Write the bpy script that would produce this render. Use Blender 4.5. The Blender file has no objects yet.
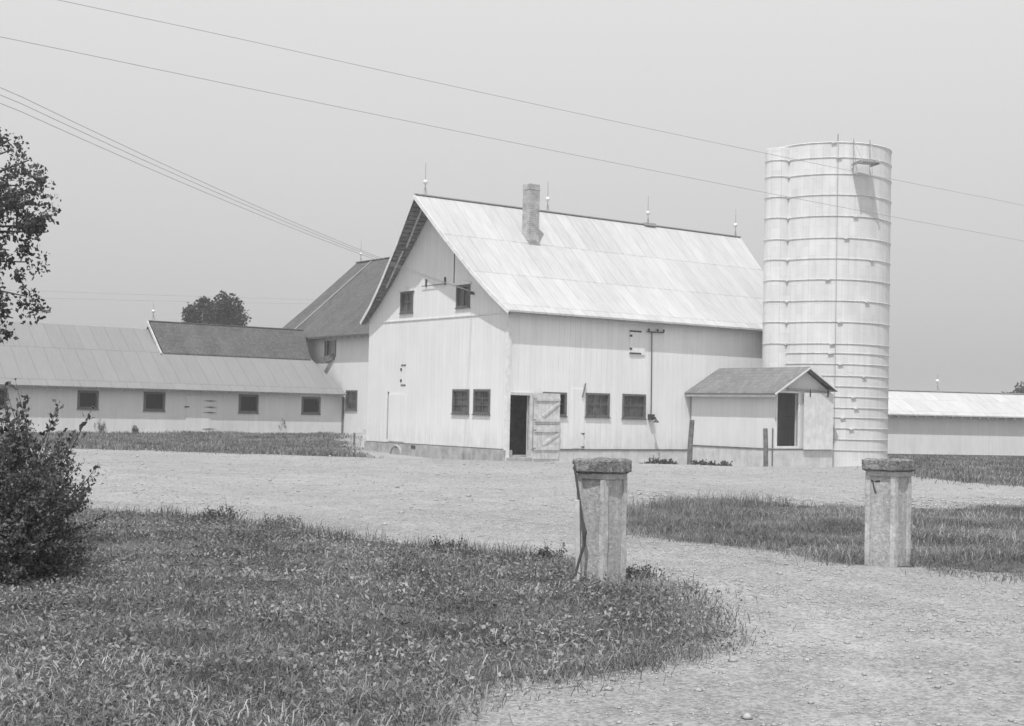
import bpy, bmesh, math, random
import numpy as np
from mathutils import Vector, Matrix
from mathutils.geometry import tessellate_polygon
random.seed(7); rng = np.random.default_rng(11)
scn = bpy.context.scene
COL = scn.collection

# ------------------------------------------------------------------ camera
F = 1364.0; TH = math.atan(48.6/F); PH = math.atan(.0225)
fw = Vector((0, math.cos(TH), math.sin(TH))); r0 = Vector((1, 0, 0)); u0 = Vector((0, -math.sin(TH), math.cos(TH)))
rt = r0*math.cos(PH) + u0*math.sin(PH); up = u0*math.cos(PH) - r0*math.sin(PH)
CAM = Vector((0, 0, 1.6))
cd = bpy.data.cameras.new('camera'); cam = bpy.data.objects.new('camera', cd); COL.objects.link(cam)
m3 = Matrix((rt, up, -fw)).transposed()
cam.matrix_world = Matrix.Translation(CAM) @ m3.to_4x4()
cd.sensor_width = 36; cd.lens = F/1024*36; cd.clip_end = 6000; cd.clip_start = .1
scn.camera = cam

def ray(px, py): return fw + rt*((px-512)/F) - up*((py-363)/F)
def at(px, py, Y):                       # the world point seen there at depth Y
    d = ray(px, py); return CAM + d*(Y/d.y)
def on_ground(px, py, z=0):
    d = ray(px, py); return CAM + d*((z-CAM.z)/d.z)

# ------------------------------------------------------------------ node helpers
class NT:
    def __init__(s, tree): s.t = tree; tree.nodes.clear()
    def n(s, typ, ins=None, **props):
        nd = s.t.nodes.new(typ)
        for k, v in props.items(): setattr(nd, k, v)
        for k, v in (ins or {}).items():
            sock = nd.inputs[k]
            if isinstance(v, bpy.types.NodeSocket): s.t.links.new(v, sock)
            elif isinstance(v, bpy.types.Node): s.t.links.new(v.outputs[0], sock)
            else: sock.default_value = v
        return nd
    def m(s, op, a, b=0.0, c=0.0, clamp=False):
        return s.n('ShaderNodeMath', {0: a, 1: b, 2: c}, operation=op, use_clamp=clamp).outputs[0]
    def noise(s, vec, scale, detail=4, rough=.55):
        return s.n('ShaderNodeTexNoise', {'Vector': vec, 'Scale': scale, 'Detail': detail, 'Roughness': rough}).outputs['Fac']
    def ramp(s, v, a, b, lo, hi):        # smooth map of v from [a,b] to [lo,hi]
        nd = s.n('ShaderNodeMapRange', {'Value': v, 'From Min': a, 'From Max': b, 'To Min': lo, 'To Max': hi})
        return nd.outputs[0]
    def vec(s, x, y, z): return s.n('ShaderNodeCombineXYZ', {0: x, 1: y, 2: z}).outputs[0]
    def grey(s, v): return s.vec(v, v, v)

def new_mat(name):
    m = bpy.data.materials.new(name); m.use_nodes = True
    return m, NT(m.node_tree)
def finish(t, val, rough=.8, bump=None, bs=.3, bd=.02, spec=.3, metal=0.0):
    ins = {'Base Color': t.grey(val) if isinstance(val, bpy.types.NodeSocket) else (val, val, val, 1),
           'Roughness': rough, 'Specular IOR Level': spec, 'Metallic': metal}
    if bump is not None:
        ins['Normal'] = t.n('ShaderNodeBump', {'Height': bump, 'Strength': bs, 'Distance': bd})
    p = t.n('ShaderNodeBsdfPrincipled', ins)
    t.n('ShaderNodeOutputMaterial', {'Surface': p})
def ocoord(t):
    o = t.n('ShaderNodeTexCoord').outputs['Object']
    sp = t.n('ShaderNodeSeparateXYZ', {0: o})
    return o, sp.outputs[0], sp.outputs[1], sp.outputs[2]

def plain(name, v, rough=.8, amt=.25, scale=8, spec=.3, bump=.2, metal=0.0):
    m, t = new_mat(name); o, x, y, z = ocoord(t)
    n1 = t.noise(o, scale); n2 = t.noise(o, scale*6)
    val = t.m('MULTIPLY', t.m('ADD', t.ramp(n1, .3, .7, 1-amt, 1+amt), t.ramp(n2, .3, .7, -amt*.4, amt*.4)), v)
    finish(t, val, rough, n2, bump, .01, spec, metal); return m

def siding(name, axis, base=.74, width=.27, stain=.12, weather=0.3, groove_dark=.32):
    m, t = new_mat(name); o, x, y, z = ocoord(t)
    u = x if axis == 'x' else y
    s = t.m('DIVIDE', u, width); s = t.m('ADD', s, t.m('MULTIPLY', t.noise(t.vec(t.m('FLOOR', s), 3, 0), 1), .25))
    fr = t.m('FRACT', s); idx = t.m('FLOOR', s)
    edge = t.m('MINIMUM', fr, t.m('SUBTRACT', 1, fr))
    wobble = t.noise(t.vec(idx, t.m('MULTIPLY', z, .8), 0), 1.3)
    groove = t.ramp(edge, .012, .05, 1, 0)
    groove = t.m('MULTIPLY', groove, t.ramp(wobble, .42, .66, .1, 1))
    tint = t.n('ShaderNodeTexWhiteNoise', {'W': idx}, noise_dimensions='1D').outputs[0]
    streak = t.noise(t.vec(t.m('MULTIPLY', u, 14), 0, t.m('MULTIPLY', z, .7)), 1, 5, .65)
    blot = t.noise(t.vec(u, 5, t.m('MULTIPLY', z, .6)), .9, 4)
    low = t.m('MULTIPLY', t.ramp(t.noise(t.vec(t.m('MULTIPLY', u, 3), 9, z), 1.5, 5), .35, .7, 0, 1), t.ramp(z, 0.1, 1.1, weather, 0))
    fleck = t.ramp(t.noise(t.vec(t.m('MULTIPLY', u, 40), 2, t.m('MULTIPLY', z, 6)), 1, 3), .68, .78, 0, weather*.7)
    val = t.m('ADD', t.ramp(tint, 0, 1, 1-stain*.45, 1+stain*.3), t.ramp(streak, .3, .75, stain*.5, -stain))
    val = t.m('ADD', val, t.ramp(blot, .35, .7, .03, -stain*.6))
    val = t.m('SUBTRACT', val, t.m('ADD', low, fleck))
    val = t.m('SUBTRACT', val, t.m('MULTIPLY', groove, groove_dark))
    val = t.m('MULTIPLY', val, base, clamp=True)
    hgt = t.m('SUBTRACT', t.m('MULTIPLY', streak, .3), groove)
    finish(t, val, .85, hgt, .5, .015, .15); return m

def metal_roof(name, base, seam=1.65, sheet=.62, var=.16, rough=.6):
    m, t = new_mat(name); o, x, y, z = ocoord(t)
    sl = t.m('MULTIPLY', y, 1.35)
    row = t.m('FLOOR', t.m('DIVIDE', y, seam))
    cs = t.m('ADD', t.m('DIVIDE', x, sheet), t.m('MULTIPLY', row, .37))
    fr = t.m('FRACT', cs); idx = t.m('FLOOR', cs)
    tint = t.n('ShaderNodeTexWhiteNoise', {'Vector': t.vec(idx, row, 0)}, noise_dimensions='2D').outputs[0]
    e = t.m('MINIMUM', fr, t.m('SUBTRACT', 1, fr)); line = t.ramp(e, .0, .06, 1, 0)
    fr2 = t.m('FRACT', t.m('DIVIDE', y, seam)); e2 = t.m('MINIMUM', fr2, t.m('SUBTRACT', 1, fr2))
    rag = t.noise(t.vec(t.m('MULTIPLY', x, 2.2), row, 0), 1.5, 3)
    line2 = t.m('MULTIPLY', t.ramp(e2, .004, .022, 1, 0), t.ramp(rag, .38, .6, .15, 1))
    st = t.noise(t.vec(t.m('MULTIPLY', x, 7), sl, 0), 1.1, 5, .65)
    st2 = t.noise(t.vec(t.m('MULTIPLY', x, 1.2), t.m('MULTIPLY', sl, .35), 4), 1, 4)
    fl = t.ramp(t.noise(t.vec(t.m('MULTIPLY', x, 22), t.m('MULTIPLY', sl, 3), 0), 1, 3), .66, .8, 0, .14)
    val = t.m('ADD', t.ramp(tint, 0, 1, 1-var*.5, 1+var*.4), t.ramp(st, .3, .72, var*.5, -var))
    val = t.m('ADD', val, t.ramp(st2, .3, .7, var*.35, -var*.5))
    val = t.m('SUBTRACT', val, t.m('ADD', t.m('MULTIPLY', line, .16), t.m('ADD', t.m('MULTIPLY', line2, .3), fl)))
    val = t.m('MULTIPLY', val, base, clamp=True)
    corr = t.m('SINE', t.m('MULTIPLY', x, 2*math.pi/.077))
    hgt = t.m('ADD', t.m('MULTIPLY', corr, .1), line)
    finish(t, val, rough, hgt, .35, .015, .25, 0.0); return m

def shingles(name, base, axis='x', var=.4, sc=1.0):
    m, t = new_mat(name); o, x, y, z = ocoord(t)
    u = x if axis == 'x' else y
    b = t.n('ShaderNodeTexBrick', {'Vector': t.vec(u, t.m('MULTIPLY', z, 1.45), 0), 'Color1': (0, 0, 0, 1), 'Color2': (1, 1, 1, 1),
            'Mortar': (0, 0, 0, 1), 'Scale': 1.0, 'Mortar Size': .018*sc, 'Brick Width': .22*sc, 'Row Height': .17*sc, 'Bias': 0.0},
            offset=.5)
    n1 = t.noise(t.vec(u, t.m('MULTIPLY', z, .8), 0), 1.1, 5); n2 = t.noise(t.vec(t.m('MULTIPLY', u, 3), t.m('MULTIPLY', z, 3), 2), 4, 4)
    col = t.n('ShaderNodeRGBToBW', {0: b.outputs['Color']}).outputs[0]
    rag = t.noise(t.vec(t.m('MULTIPLY', u, 5), t.m('FLOOR', t.m('DIVIDE', z, .117*sc)), 7), 1, 2)
    val = t.m('ADD', t.ramp(col, 0, 1, 1-var*.45, 1+var*.4), t.ramp(n1, .3, .7, -var*.4, var*.4))
    val = t.m('ADD', val, t.ramp(n2, .3, .7, -var*.35, var*.35))
    val = t.m('ADD', val, t.ramp(rag, .3, .7, -var*.3, var*.3))
    val = t.m('MULTIPLY', val, base)
    finish(t, val, .9, t.m('SUBTRACT', 1, b.outputs['Fac']), .6, .02, .1); return m

def brickm(name, c1, c2, mortar, bw=.21, rh=.075, vecf=None):
    m, t = new_mat(name); o, x, y, z = ocoord(t)
    b = t.n('ShaderNodeTexBrick', {'Vector': t.vec(t.m('ADD', x, y), z, 0), 'Color1': (c1,)*3+(1,), 'Color2': (c2,)*3+(1,),
            'Mortar': (mortar,)*3+(1,), 'Scale': 1.0, 'Mortar Size': .012, 'Brick Width': bw, 'Row Height': rh})
    bwv = t.n('ShaderNodeRGBToBW', {0: b.outputs['Color']}).outputs[0]
    val = t.m('MULTIPLY', bwv, t.ramp(t.noise(o, 3, 5), .3, .7, .65, 1.3))
    finish(t, val, .9, b.outputs['Fac'], -.4, .01, .1); return m

def staves(name, base):
    m, t = new_mat(name); o, x, y, z = ocoord(t)
    ang = t.m('MULTIPLY', t.m('ARCTAN2', y, x), 2.5)
    b = t.n('ShaderNodeTexBrick', {'Vector': t.vec(z, ang, 0), 'Color1': (.46,)*3+(1,), 'Color2': (.54,)*3+(1,), 'Mortar': (.33,)*3+(1,),
            'Scale': 1.0, 'Mortar Size': .006, 'Brick Width': .76, 'Row Height': .262})
    v0 = t.n('ShaderNodeRGBToBW', {0: b.outputs['Color']}).outputs[0]
    st = t.noise(t.vec(t.m('MULTIPLY', ang, 5), t.m('MULTIPLY', z, .35), 0), 1, 5, .6)
    bl = t.noise(o, 1.2, 5)
    val = t.m('ADD', t.ramp(v0, .33, .54, .83, 1.04), t.m('ADD', t.ramp(st, .35, .75, .03, -.1), t.ramp(bl, .35, .7, .03, -.07)))
    val = t.m('MULTIPLY', val, base, clamp=True)
    finish(t, val, .85, v0, .25, .01, .15); return m

def concrete(name, lo, hi, scale=6, fleck=.0, bump=.6):
    m, t = new_mat(name); o, x, y, z = ocoord(t)
    n1 = t.noise(o, scale, 8, .68); n2 = t.noise(o, scale*9, 4); n3 = t.noise(t.vec(t.m('MULTIPLY', x, 9), t.m('MULTIPLY', y, 9), t.m('MULTIPLY', z, 1.2)), 1, 4)
    mix = t.m('ADD', t.m('MULTIPLY', n1, .6), t.m('ADD', t.m('MULTIPLY', n2, .15), t.m('MULTIPLY', n3, .25)))
    val = t.ramp(mix, .36, .64, lo, hi)
    if fleck:
        pk = t.ramp(t.noise(o, scale*2.4, 6, .7), .56, .62, 0, fleck)
        val = t.m('ADD', val, pk)
    finish(t, val, .92, t.m('ADD', n1, t.m('MULTIPLY', n2, .4)), bump, .02, .1); return m

def leafmat(name, lo, hi, trans=.25, pscale=1.0):
    m, t = new_mat(name); o, x, y, z = ocoord(t)
    rnd = t.n('ShaderNodeNewGeometry').outputs['Random Per Island']
    n1 = t.noise(o, pscale, 4)
    val = t.m('MULTIPLY', t.ramp(rnd, 0, 1, lo, hi), t.ramp(n1, .32, .68, .52, 1.5))
    g = t.grey(val)
    p = t.n('ShaderNodeBsdfPrincipled', {'Base Color': g, 'Roughness': .55, 'Specular IOR Level': .35})
    tr = t.n('ShaderNodeBsdfTranslucent', {'Color': g})
    mx = t.n('ShaderNodeMixShader', {0: trans, 1: p, 2: tr})
    t.n('ShaderNodeOutputMaterial', {'Surface': mx}); return m

def ground_mat(name):
    m, t = new_mat(name); o, x, y, z = ocoord(t)
    st = t.vec(x, t.m('MULTIPLY', y, .8), 0)
    big = t.noise(st, .16, 5); mid = t.noise(st, 1.6, 8, .72); fine = t.noise(o, 22, 8, .75)
    vor = t.n('ShaderNodeTexVoronoi', {'Vector': o, 'Scale': 48, 'Randomness': 1.0})
    vd = vor.outputs['Distance']; vc = t.n('ShaderNodeRGBToBW', {0: vor.outputs['Color']}).outputs[0]
    vor2 = t.n('ShaderNodeTexVoronoi', {'Vector': o, 'Scale': 21, 'Randomness': 1.0})
    vc2 = t.n('ShaderNodeRGBToBW', {0: vor2.outputs['Color']}).outputs[0]
    val = t.m('ADD', t.ramp(big, .35, .65, -.025, .03), t.ramp(mid, .3, .7, -.05, .045))
    val = t.m('ADD', val, t.ramp(fine, .3, .7, -.055, .05))
    val = t.m('ADD', val, t.m('ADD', t.ramp(vc, .2, .8, -.06, .055), t.ramp(vc2, .2, .8, -.03, .03)))
    # packed, slightly darker lane where the road runs past the gateway
    lane = t.m('ADD', t.m('SUBTRACT', t.m('SUBTRACT', y, 8.05), t.m('MULTIPLY', x, .56)), t.m('MULTIPLY', t.ramp(mid, .3, .7, -1, 1), .35))
    val = t.m('SUBTRACT', val, t.ramp(lane, -.5, .35, .035, 0))
    ring = t.m('SQRT', t.m('ADD', t.m('POWER', t.m('SUBTRACT', x, -3.6), 2), t.m('POWER', t.m('SUBTRACT', y, 10.2), 2)))
    for rr in (6.15, 7.55):               # wheel tracks curving in through the gateway
        tr = t.m('ABSOLUTE', t.m('SUBTRACT', t.m('ADD', ring, t.m('MULTIPLY', t.ramp(big, .3, .7, -1, 1), .25)), rr))
        val = t.m('ADD', val, t.m('MULTIPLY', t.ramp(tr, .08, .34, .04, 0), t.ramp(mid, .35, .6, .3, 1)))
    val = t.m('ADD', val, GRAVEL)
    h = t.m('ADD', t.m('MULTIPLY', vd, -.5), t.m('ADD', t.m('MULTIPLY', fine, .6), t.m('MULTIPLY', mid, 2.2)))
    finish(t, val, .95, h, .75, .02, .08); return m
GRAVEL = .31

# ------------------------------------------------------------------ mesh helpers
class MB:
    def __init__(s): s.v = []; s.f = []
    def add(s, vs, fs):
        k = len(s.v); s.v += [tuple(v) for v in vs]; s.f += [tuple(i+k for i in f) for f in fs]; return s
    def box(s, a, b):
        x0, x1 = sorted((a[0], b[0])); y0, y1 = sorted((a[1], b[1])); z0, z1 = sorted((a[2], b[2]))
        return s.add([(x0,y0,z0),(x1,y0,z0),(x1,y1,z0),(x0,y1,z0),(x0,y0,z1),(x1,y0,z1),(x1,y1,z1),(x0,y1,z1)],
                     [(0,3,2,1),(4,5,6,7),(0,1,5,4),(1,2,6,5),(2,3,7,6),(3,0,4,7)])
    def bar(s, p, q, w, h, upv=(0,0,1)):
        p = Vector(p); q = Vector(q); d = (q-p).normalized(); u = Vector(upv)
        if abs(d.dot(u)) > .95: u = Vector((1,0,0))
        sd = d.cross(u).normalized()*w/2; u = sd.cross(d).normalized()*h/2
        vs = [p-sd-u, p+sd-u, p+sd+u, p-sd+u, q-sd-u, q+sd-u, q+sd+u, q-sd+u]
        return s.add(vs, [(0,3,2,1),(4,5,6,7),(0,1,5,4),(1,2,6,5),(2,3,7,6),(3,0,4,7)])
    def tube(s, pts, rad, n=8, cap=True):
        pts = [Vector(p) for p in pts]; k0 = len(s.v); last = None
        rads = rad if isinstance(rad, (list, tuple)) else [rad]*len(pts)
        for i, p in enumerate(pts):
            d = (pts[min(i+1, len(pts)-1)] - pts[max(i-1, 0)]).normalized()
            u = last if last is not None else (Vector((0,0,1)) if abs(d.z) < .9 else Vector((1,0,0)))
            sd = d.cross(u).normalized(); uu = sd.cross(d).normalized(); last = uu
            for j in range(n):
                a = 2*math.pi*j/n; s.v.append(tuple(p + (sd*math.cos(a) + uu*math.sin(a))*rads[i]))
        for i in range(len(pts)-1):
            for j in range(n):
                a = k0+i*n+j; b = k0+i*n+(j+1)%n; s.f.append((a, b, b+n, a+n))
        if cap:
            s.f.append(tuple(k0+j for j in reversed(range(n)))); s.f.append(tuple(k0+(len(pts)-1)*n+j for j in range(n)))
        return s
    def lathe(s, prof, n=16, c=(0,0,0)):
        k0 = len(s.v)
        for r, z in prof:
            for j in range(n):
                a = 2*math.pi*j/n; s.v.append((c[0]+r*math.cos(a), c[1]+r*math.sin(a), c[2]+z))
        for i in range(len(prof)-1):
            for j in range(n):
                a = k0+i*n+j; b = k0+i*n+(j+1)%n; s.f.append((a, b, b+n, a+n))
        s.f.append(tuple(k0+j for j in reversed(range(n)))); s.f.append(tuple(k0+(len(prof)-1)*n+j for j in range(n)))
        return s
    def wall(s, mp, outer, holes=(), thick=.14):
        loops = [list(outer)] + [[(a,b),(c,b),(c,d),(a,d)] for a,b,c,d in holes]
        flat = [p for l in loops for p in l]
        tris = tessellate_polygon([[Vector((p[0], p[1], 0)) for p in l] for l in loops])
        k = len(flat)
        vs = [mp(u, v, 0) for u, v in flat] + [mp(u, v, -thick) for u, v in flat]
        fs = [tuple(t) for t in tris] + [tuple(i+k for i in reversed(t)) for t in tris]
        st = 0
        for l in loops:
            n = len(l)
            for i in range(n): a = st+i; b = st+(i+1)%n; fs.append((a, b, b+k, a+k))
            st += n
        return s.add(vs, fs)
    def build(s, name, mat, parent=None, bevel=0, smooth=False, loc=None, recalc=True):
        me = bpy.data.meshes.new(name); bm = bmesh.new()
        vv = [bm.verts.new(v) for v in s.v]
        for f in s.f:
            try: bm.faces.new([vv[i] for i in f])
            except ValueError: pass
        if recalc: bmesh.ops.recalc_face_normals(bm, faces=bm.faces)
        if bevel: bmesh.ops.bevel(bm, geom=bm.edges[:], offset=bevel, segments=1, affect='EDGES', clamp_overlap=True)
        if smooth:
            for f in bm.faces: f.smooth = True
        bm.to_mesh(me); bm.free(); me.materials.append(mat)
        o = bpy.data.objects.new(name, me); COL.objects.link(o)
        if parent: o.parent = parent
        if loc: o.location = loc
        return o

def tri_mesh(name, V, T, mat, parent=None):
    V = np.asarray(V, dtype=np.float32); T = np.asarray(T, dtype=np.int32)
    me = bpy.data.meshes.new(name)
    me.vertices.add(len(V)); me.vertices.foreach_set('co', V.ravel())
    me.loops.add(T.size); me.loops.foreach_set('vertex_index', T.ravel())
    me.polygons.add(len(T)); me.polygons.foreach_set('loop_start', np.arange(len(T), dtype=np.int32)*T.shape[1])
    me.update(calc_edges=True); me.validate()
    me.materials.append(mat)
    o = bpy.data.objects.new(name, me); COL.objects.link(o)
    if parent: o.parent = parent
    return o

def tag(o, label=None, cat=None, group=None, kind=None):
    if label: o['label'] = label
    if cat: o['category'] = cat
    if group: o['group'] = group
    if kind: o['kind'] = kind
    return o
def empty(name, loc, rz=0.0):
    o = bpy.data.objects.new(name, None); COL.objects.link(o); o.location = loc; o.rotation_euler = (0, 0, rz); o.empty_display_size = .3
    return o

# ------------------------------------------------------------------ materials
M = {}
M['gable'] = siding('white_gable_boards', 'y', .77, .27, .055, .24, .2)
M['side'] = siding('white_side_boards', 'x', .79, .26, .07, .24, .22)
M['smooth_x'] = siding('white_smooth_boards_x', 'x', .70, .3, .07, .12, .12)
M['smooth_y'] = siding('white_smooth_boards_y', 'y', .72, .3, .07, .12, .12)
M['roof_bright'] = metal_roof('bright_metal_roof', .5, 1.65, .62, .13)
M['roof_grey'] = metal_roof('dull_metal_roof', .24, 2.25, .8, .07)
M['roof_long'] = metal_roof('pale_metal_roof', .5, 1.4, .8, .12)
M['shingle_x'] = shingles('old_shingles_x', .115, 'x')
M['shingle_y'] = shingles('old_shingles_y', .12, 'y')
M['shingle_grey'] = shingles('grey_shingles', .2, 'y', .3)
M['trim'] = plain('white_trim', .7, .8, .12, 4)
M['frame'] = plain('weathered_dark_frame', .13, .8, .25, 9)
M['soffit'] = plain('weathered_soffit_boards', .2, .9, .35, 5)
M['glass'] = plain('dusty_glass', .085, .3, .7, 1.6, .5, .02)
M['pane_unlit'] = plain('unlit_room_pane', .018, .5, .4, 3, .12, .02)  # opaque near-black pane: the darkness of the room behind is put into its colour
M['iron'] = plain('rusted_iron', .06, .7, .3, 20, .4)
M['galv'] = plain('galvanised_steel', .35, .5, .2, 14, .5)
M['oldwood'] = plain('weathered_grey_wood', .16, .9, .4, 7)
M['palewood'] = plain('whitewashed_wood', .55, .9, .2, 5)
M['found'] = concrete('stained_foundation_concrete', .24, .5, 2.2)
M['found_white'] = concrete('whitewashed_foundation', .45, .68, 2.5)
M['post'] = concrete('weathered_post_concrete', .3, .62, 20, .16, 1.0)
M['pilaster'] = concrete('flaking_whitewashed_concrete', .32, .66, 14, .16, .9)
M['cap'] = concrete('lichen_covered_stone', .03, .46, 30, .14, 1.2)
M['brick'] = brickm('chimney_brick', .3, .4, .46)
M['stave'] = staves('white_concrete_staves', .70)
M['hoop'] = plain('painted_steel_hoop', .6, .6, .3, 10, .4)
M['inside'] = plain('dusty_inside_boards', .45, .9, .3, 2)
M['wire'] = plain('overhead_wire_metal', .3, .6, .1, 2)
M['grass'] = leafmat('meadow_grass', .06, .31, .35, .9)
M['grass_far'] = leafmat('far_grass', .1, .31, .35, .55)
M['weed'] = leafmat('broadleaf_weeds', .08, .32, .3, .8)
M['dry'] = leafmat('dry_grass', .2, .42, .2, .8)
M['leaf'] = leafmat('tree_leaves', .045, .14, .35, 1.1)
M['leaf_far'] = leafmat('far_tree_leaves', .018, .06, .25, .5)
M['leaf_bush'] = leafmat('shrub_leaves', .04, .17, .25, 1.2)
M['bark'] = plain('bark', .07, .95, .4, 6)
M['turf'] = concrete('turf_soil', .07, .15, 5)
M['stone'] = concrete('drive_stone', .26, .46, 5)
M['gravel'] = ground_mat('pale_gravel')

# ------------------------------------------------------------------ terrain
def sst(a, b, v): t = np.clip((v-a)/(b-a), 0, 1); return t*t*(3-2*t)
def zg(x, y):
    x = np.asarray(x, float); y = np.asarray(y, float)
    dip = -.37*np.exp(-((x-4.5)/10.5)**4)*sst(44, 50, y)*(1-sst(60, 72, y))
    rise = .1*sst(62, 70, y)*sst(2, -6, x) - .1*sst(12, 18, x)*sst(50, 60, y)
    near = np.exp(-((y-22)/26)**2)
    rip = near*(.018*np.sin(x*1.1+y*.35) + .014*np.sin(x*.6-y*.9+1) + .008*np.sin(2.3*x+1.7*y))
    post = np.minimum(np.hypot(x-.89, y-13.02), np.hypot(x-4.185, y-15.1))
    return dip + rise + rip*sst(.3, 1.5, post)
def zgf(x, y): return float(zg(x, y))

def axis_coords(lo, hi, step, far, grow=1.35):
    a = list(np.arange(lo, hi+1e-6, step)); d = step
    while a[-1] < far: d *= grow; a.append(a[-1]+d)
    b = []; d = step; c = lo
    while c > -far: d *= grow; c -= d; b.append(c)
    return np.array(b[::-1]+a)
xs = axis_coords(-26, 30, .35, 900); ys = axis_coords(4, 80, .35, 900)
X, Y = np.meshgrid(xs, ys); Z = zg(X, Y)
nx, ny = len(xs), len(ys)
ii = (np.arange(ny-1)[:, None]*nx + np.arange(nx-1)[None]).ravel()
g = tri_mesh('ground', np.stack([X, Y, Z], -1).reshape(-1, 3), np.stack([ii, ii+1, ii+1+nx, ii+nx], 1), M['gravel'])
tag(g, 'pale gravel yard and drive', None, None, 'structure')
for p in g.data.polygons: p.use_smooth = True

def pdist(P, poly):                       # signed distance, positive inside
    x, y = P[:, 0], P[:, 1]; ins = np.zeros(len(P), bool); dm = np.full(len(P), 1e9)
    n = len(poly)
    for i in range(n):
        ax, ay = poly[i]; bx, by = poly[(i+1) % n]
        c = ((ay > y) != (by > y)) & (x < (bx-ax)*(y-ay)/(by-ay+1e-12)+ax); ins ^= c
        ex, ey = bx-ax, by-ay; t = np.clip(((x-ax)*ex+(y-ay)*ey)/(ex*ex+ey*ey), 0, 1)
        dm = np.minimum(dm, np.hypot(x-ax-t*ex, y-ay-t*ey))
    return np.where(ins, dm, -dm)
def wob(P, s):
    x, y = P[:, 0]*s, P[:, 1]*s
    return (np.sin(x*1.7+y*.6)+np.sin(y*2.1-x*.9+2)+.7*np.sin(3.7*x+2.9*y+1)+.5*np.sin(6.1*y-5.3*x))/3.2
POLY = {
 'fore': ([(-5.87,19.6),(-3.72,18.5),(-1.27,16.3),(.5,15.0),(1.15,13.7),(1.65,12.6),(1.8,10.8),(1.56,9.45),(.85,8.6),(.2,7.85),(-.2,7.1),(-.5,6.0),(-4,5.6),(-13,5.8),(-16,14),(-15,21.5),(-9,20.6)], .16, 1.3),
 'isle': ([(1.5,17.8),(1.75,20.5),(2.05,22.9),(3.3,25.6),(4.8,24.6),(6.4,24.25),(9.4,26),(16,27.5),(18,16),(9,12.9),(5.1,14.3),(3.83,15.0),(2.64,17.1)], .32, 1.3),
 'right': ([(11.2,39.5),(12.0,34.6),(16,33.3),(45,52),(50,68),(30,68),(17.5,63.9),(15.8,57)], .35, .5),
 'left': ([(-60,47.5),(-15.5,46.6),(-5.3,44.5),(-4.9,46.5),(-6.4,56.6),(-9.3,76),(-16,71),(-60,45+3)], .4, .45),
}
POLY['left'] = ([(-60,47),(-15.5,46.6),(-5.3,44.5),(-4.9,46.5),(-6.4,56.8),(-9.5,75.9),(-26,63.8),(-60,55)], .4, .45)
def inside(name, P, shrink=0):
    poly, amp, s = POLY[name]; return pdist(P, poly) + amp*wob(P, s) - shrink
def turf(name, step, label):
    poly = np.array(POLY[name][0]); lo = poly.min(0)-.5; hi = poly.max(0)+.5
    gx = np.arange(lo[0], hi[0], step); gy = np.arange(lo[1], hi[1], step); XX, YY = np.meshgrid(gx, gy); n_ = len(gx)
    P = np.stack([XX.ravel(), YY.ravel()], 1)
    C = P + step/2; ok = (inside(name, C) > .36).reshape(len(gy), n_)[:-1, :-1]
    i0 = (np.arange(len(gy)-1)[:, None]*n_ + np.arange(n_-1)[None])[ok]
    d = np.clip(inside(name, P), 0, .6)
    V = np.concatenate([P, (zg(P[:, 0], P[:, 1])+.006+.05*np.clip(d-.5, 0, 1))[:, None]], 1)
    T = np.stack([i0, i0+1, i0+1+n_, i0+n_], 1); used, inv = np.unique(T, return_inverse=True)
    return tag(tri_mesh('turf', V[used], inv.reshape(T.shape), M['turf']), label, None, None, 'structure')
turf('fore', .12, 'soil under the foreground verge'); turf('isle', .15, 'soil under the grass between the posts')
turf('right', .3, 'soil under the grass by the long shed'); turf('left', .3, 'soil under the grass by the cattle shed')

def blades(name, P, h, w, lean, mat, zoff=0.0):
    n = len(P); a = rng.uniform(0, 2*np.pi, n); b = a + rng.uniform(-1.2, 1.2, n) + np.pi/2
    z = zg(P[:, 0], P[:, 1]) + zoff
    base = np.stack([P[:, 0], P[:, 1], z], 1)
    sd = np.stack([np.cos(a), np.sin(a), np.zeros(n)], 1)*(w/2)[:, None]
    ld = np.stack([np.cos(b), np.sin(b), np.zeros(n)], 1)*(h*lean)[:, None]
    upv = np.zeros((n, 3)); upv[:, 2] = h
    mid = base + upv*.6 + ld*.35; tip = base + upv*(1-.35*np.minimum(lean, 1.6))[:, None] + ld
    V = np.stack([base-sd, base+sd, mid-sd*.8, mid+sd*.8, tip], 1).reshape(-1, 3)
    k = np.arange(n)[:, None]*5
    T = np.concatenate([k+np.array([[0,1,3]]), k+np.array([[0,3,2]]), k+np.array([[2,3,4]])], 0)
    return tri_mesh(name, V, T, mat)
def scatter(name, n, lo, hi, edge=.15):
    P = np.stack([rng.uniform(lo[0], hi[0], n), rng.uniform(lo[1], hi[1], n)], 1)
    d = inside(name, P); pr = np.where(d > 0, np.clip(.3+d/(edge*2)*.7, 0, 1), .28*np.exp(np.minimum(d, 0)/(edge*.6)))
    keep = (d > -edge*3) & (rng.uniform(0, 1, n) < pr)
    return P[keep], d[keep]
def frust(P, m=3.4): return np.abs(P[:, 0]) < P[:, 1]*.385 + m

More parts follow.
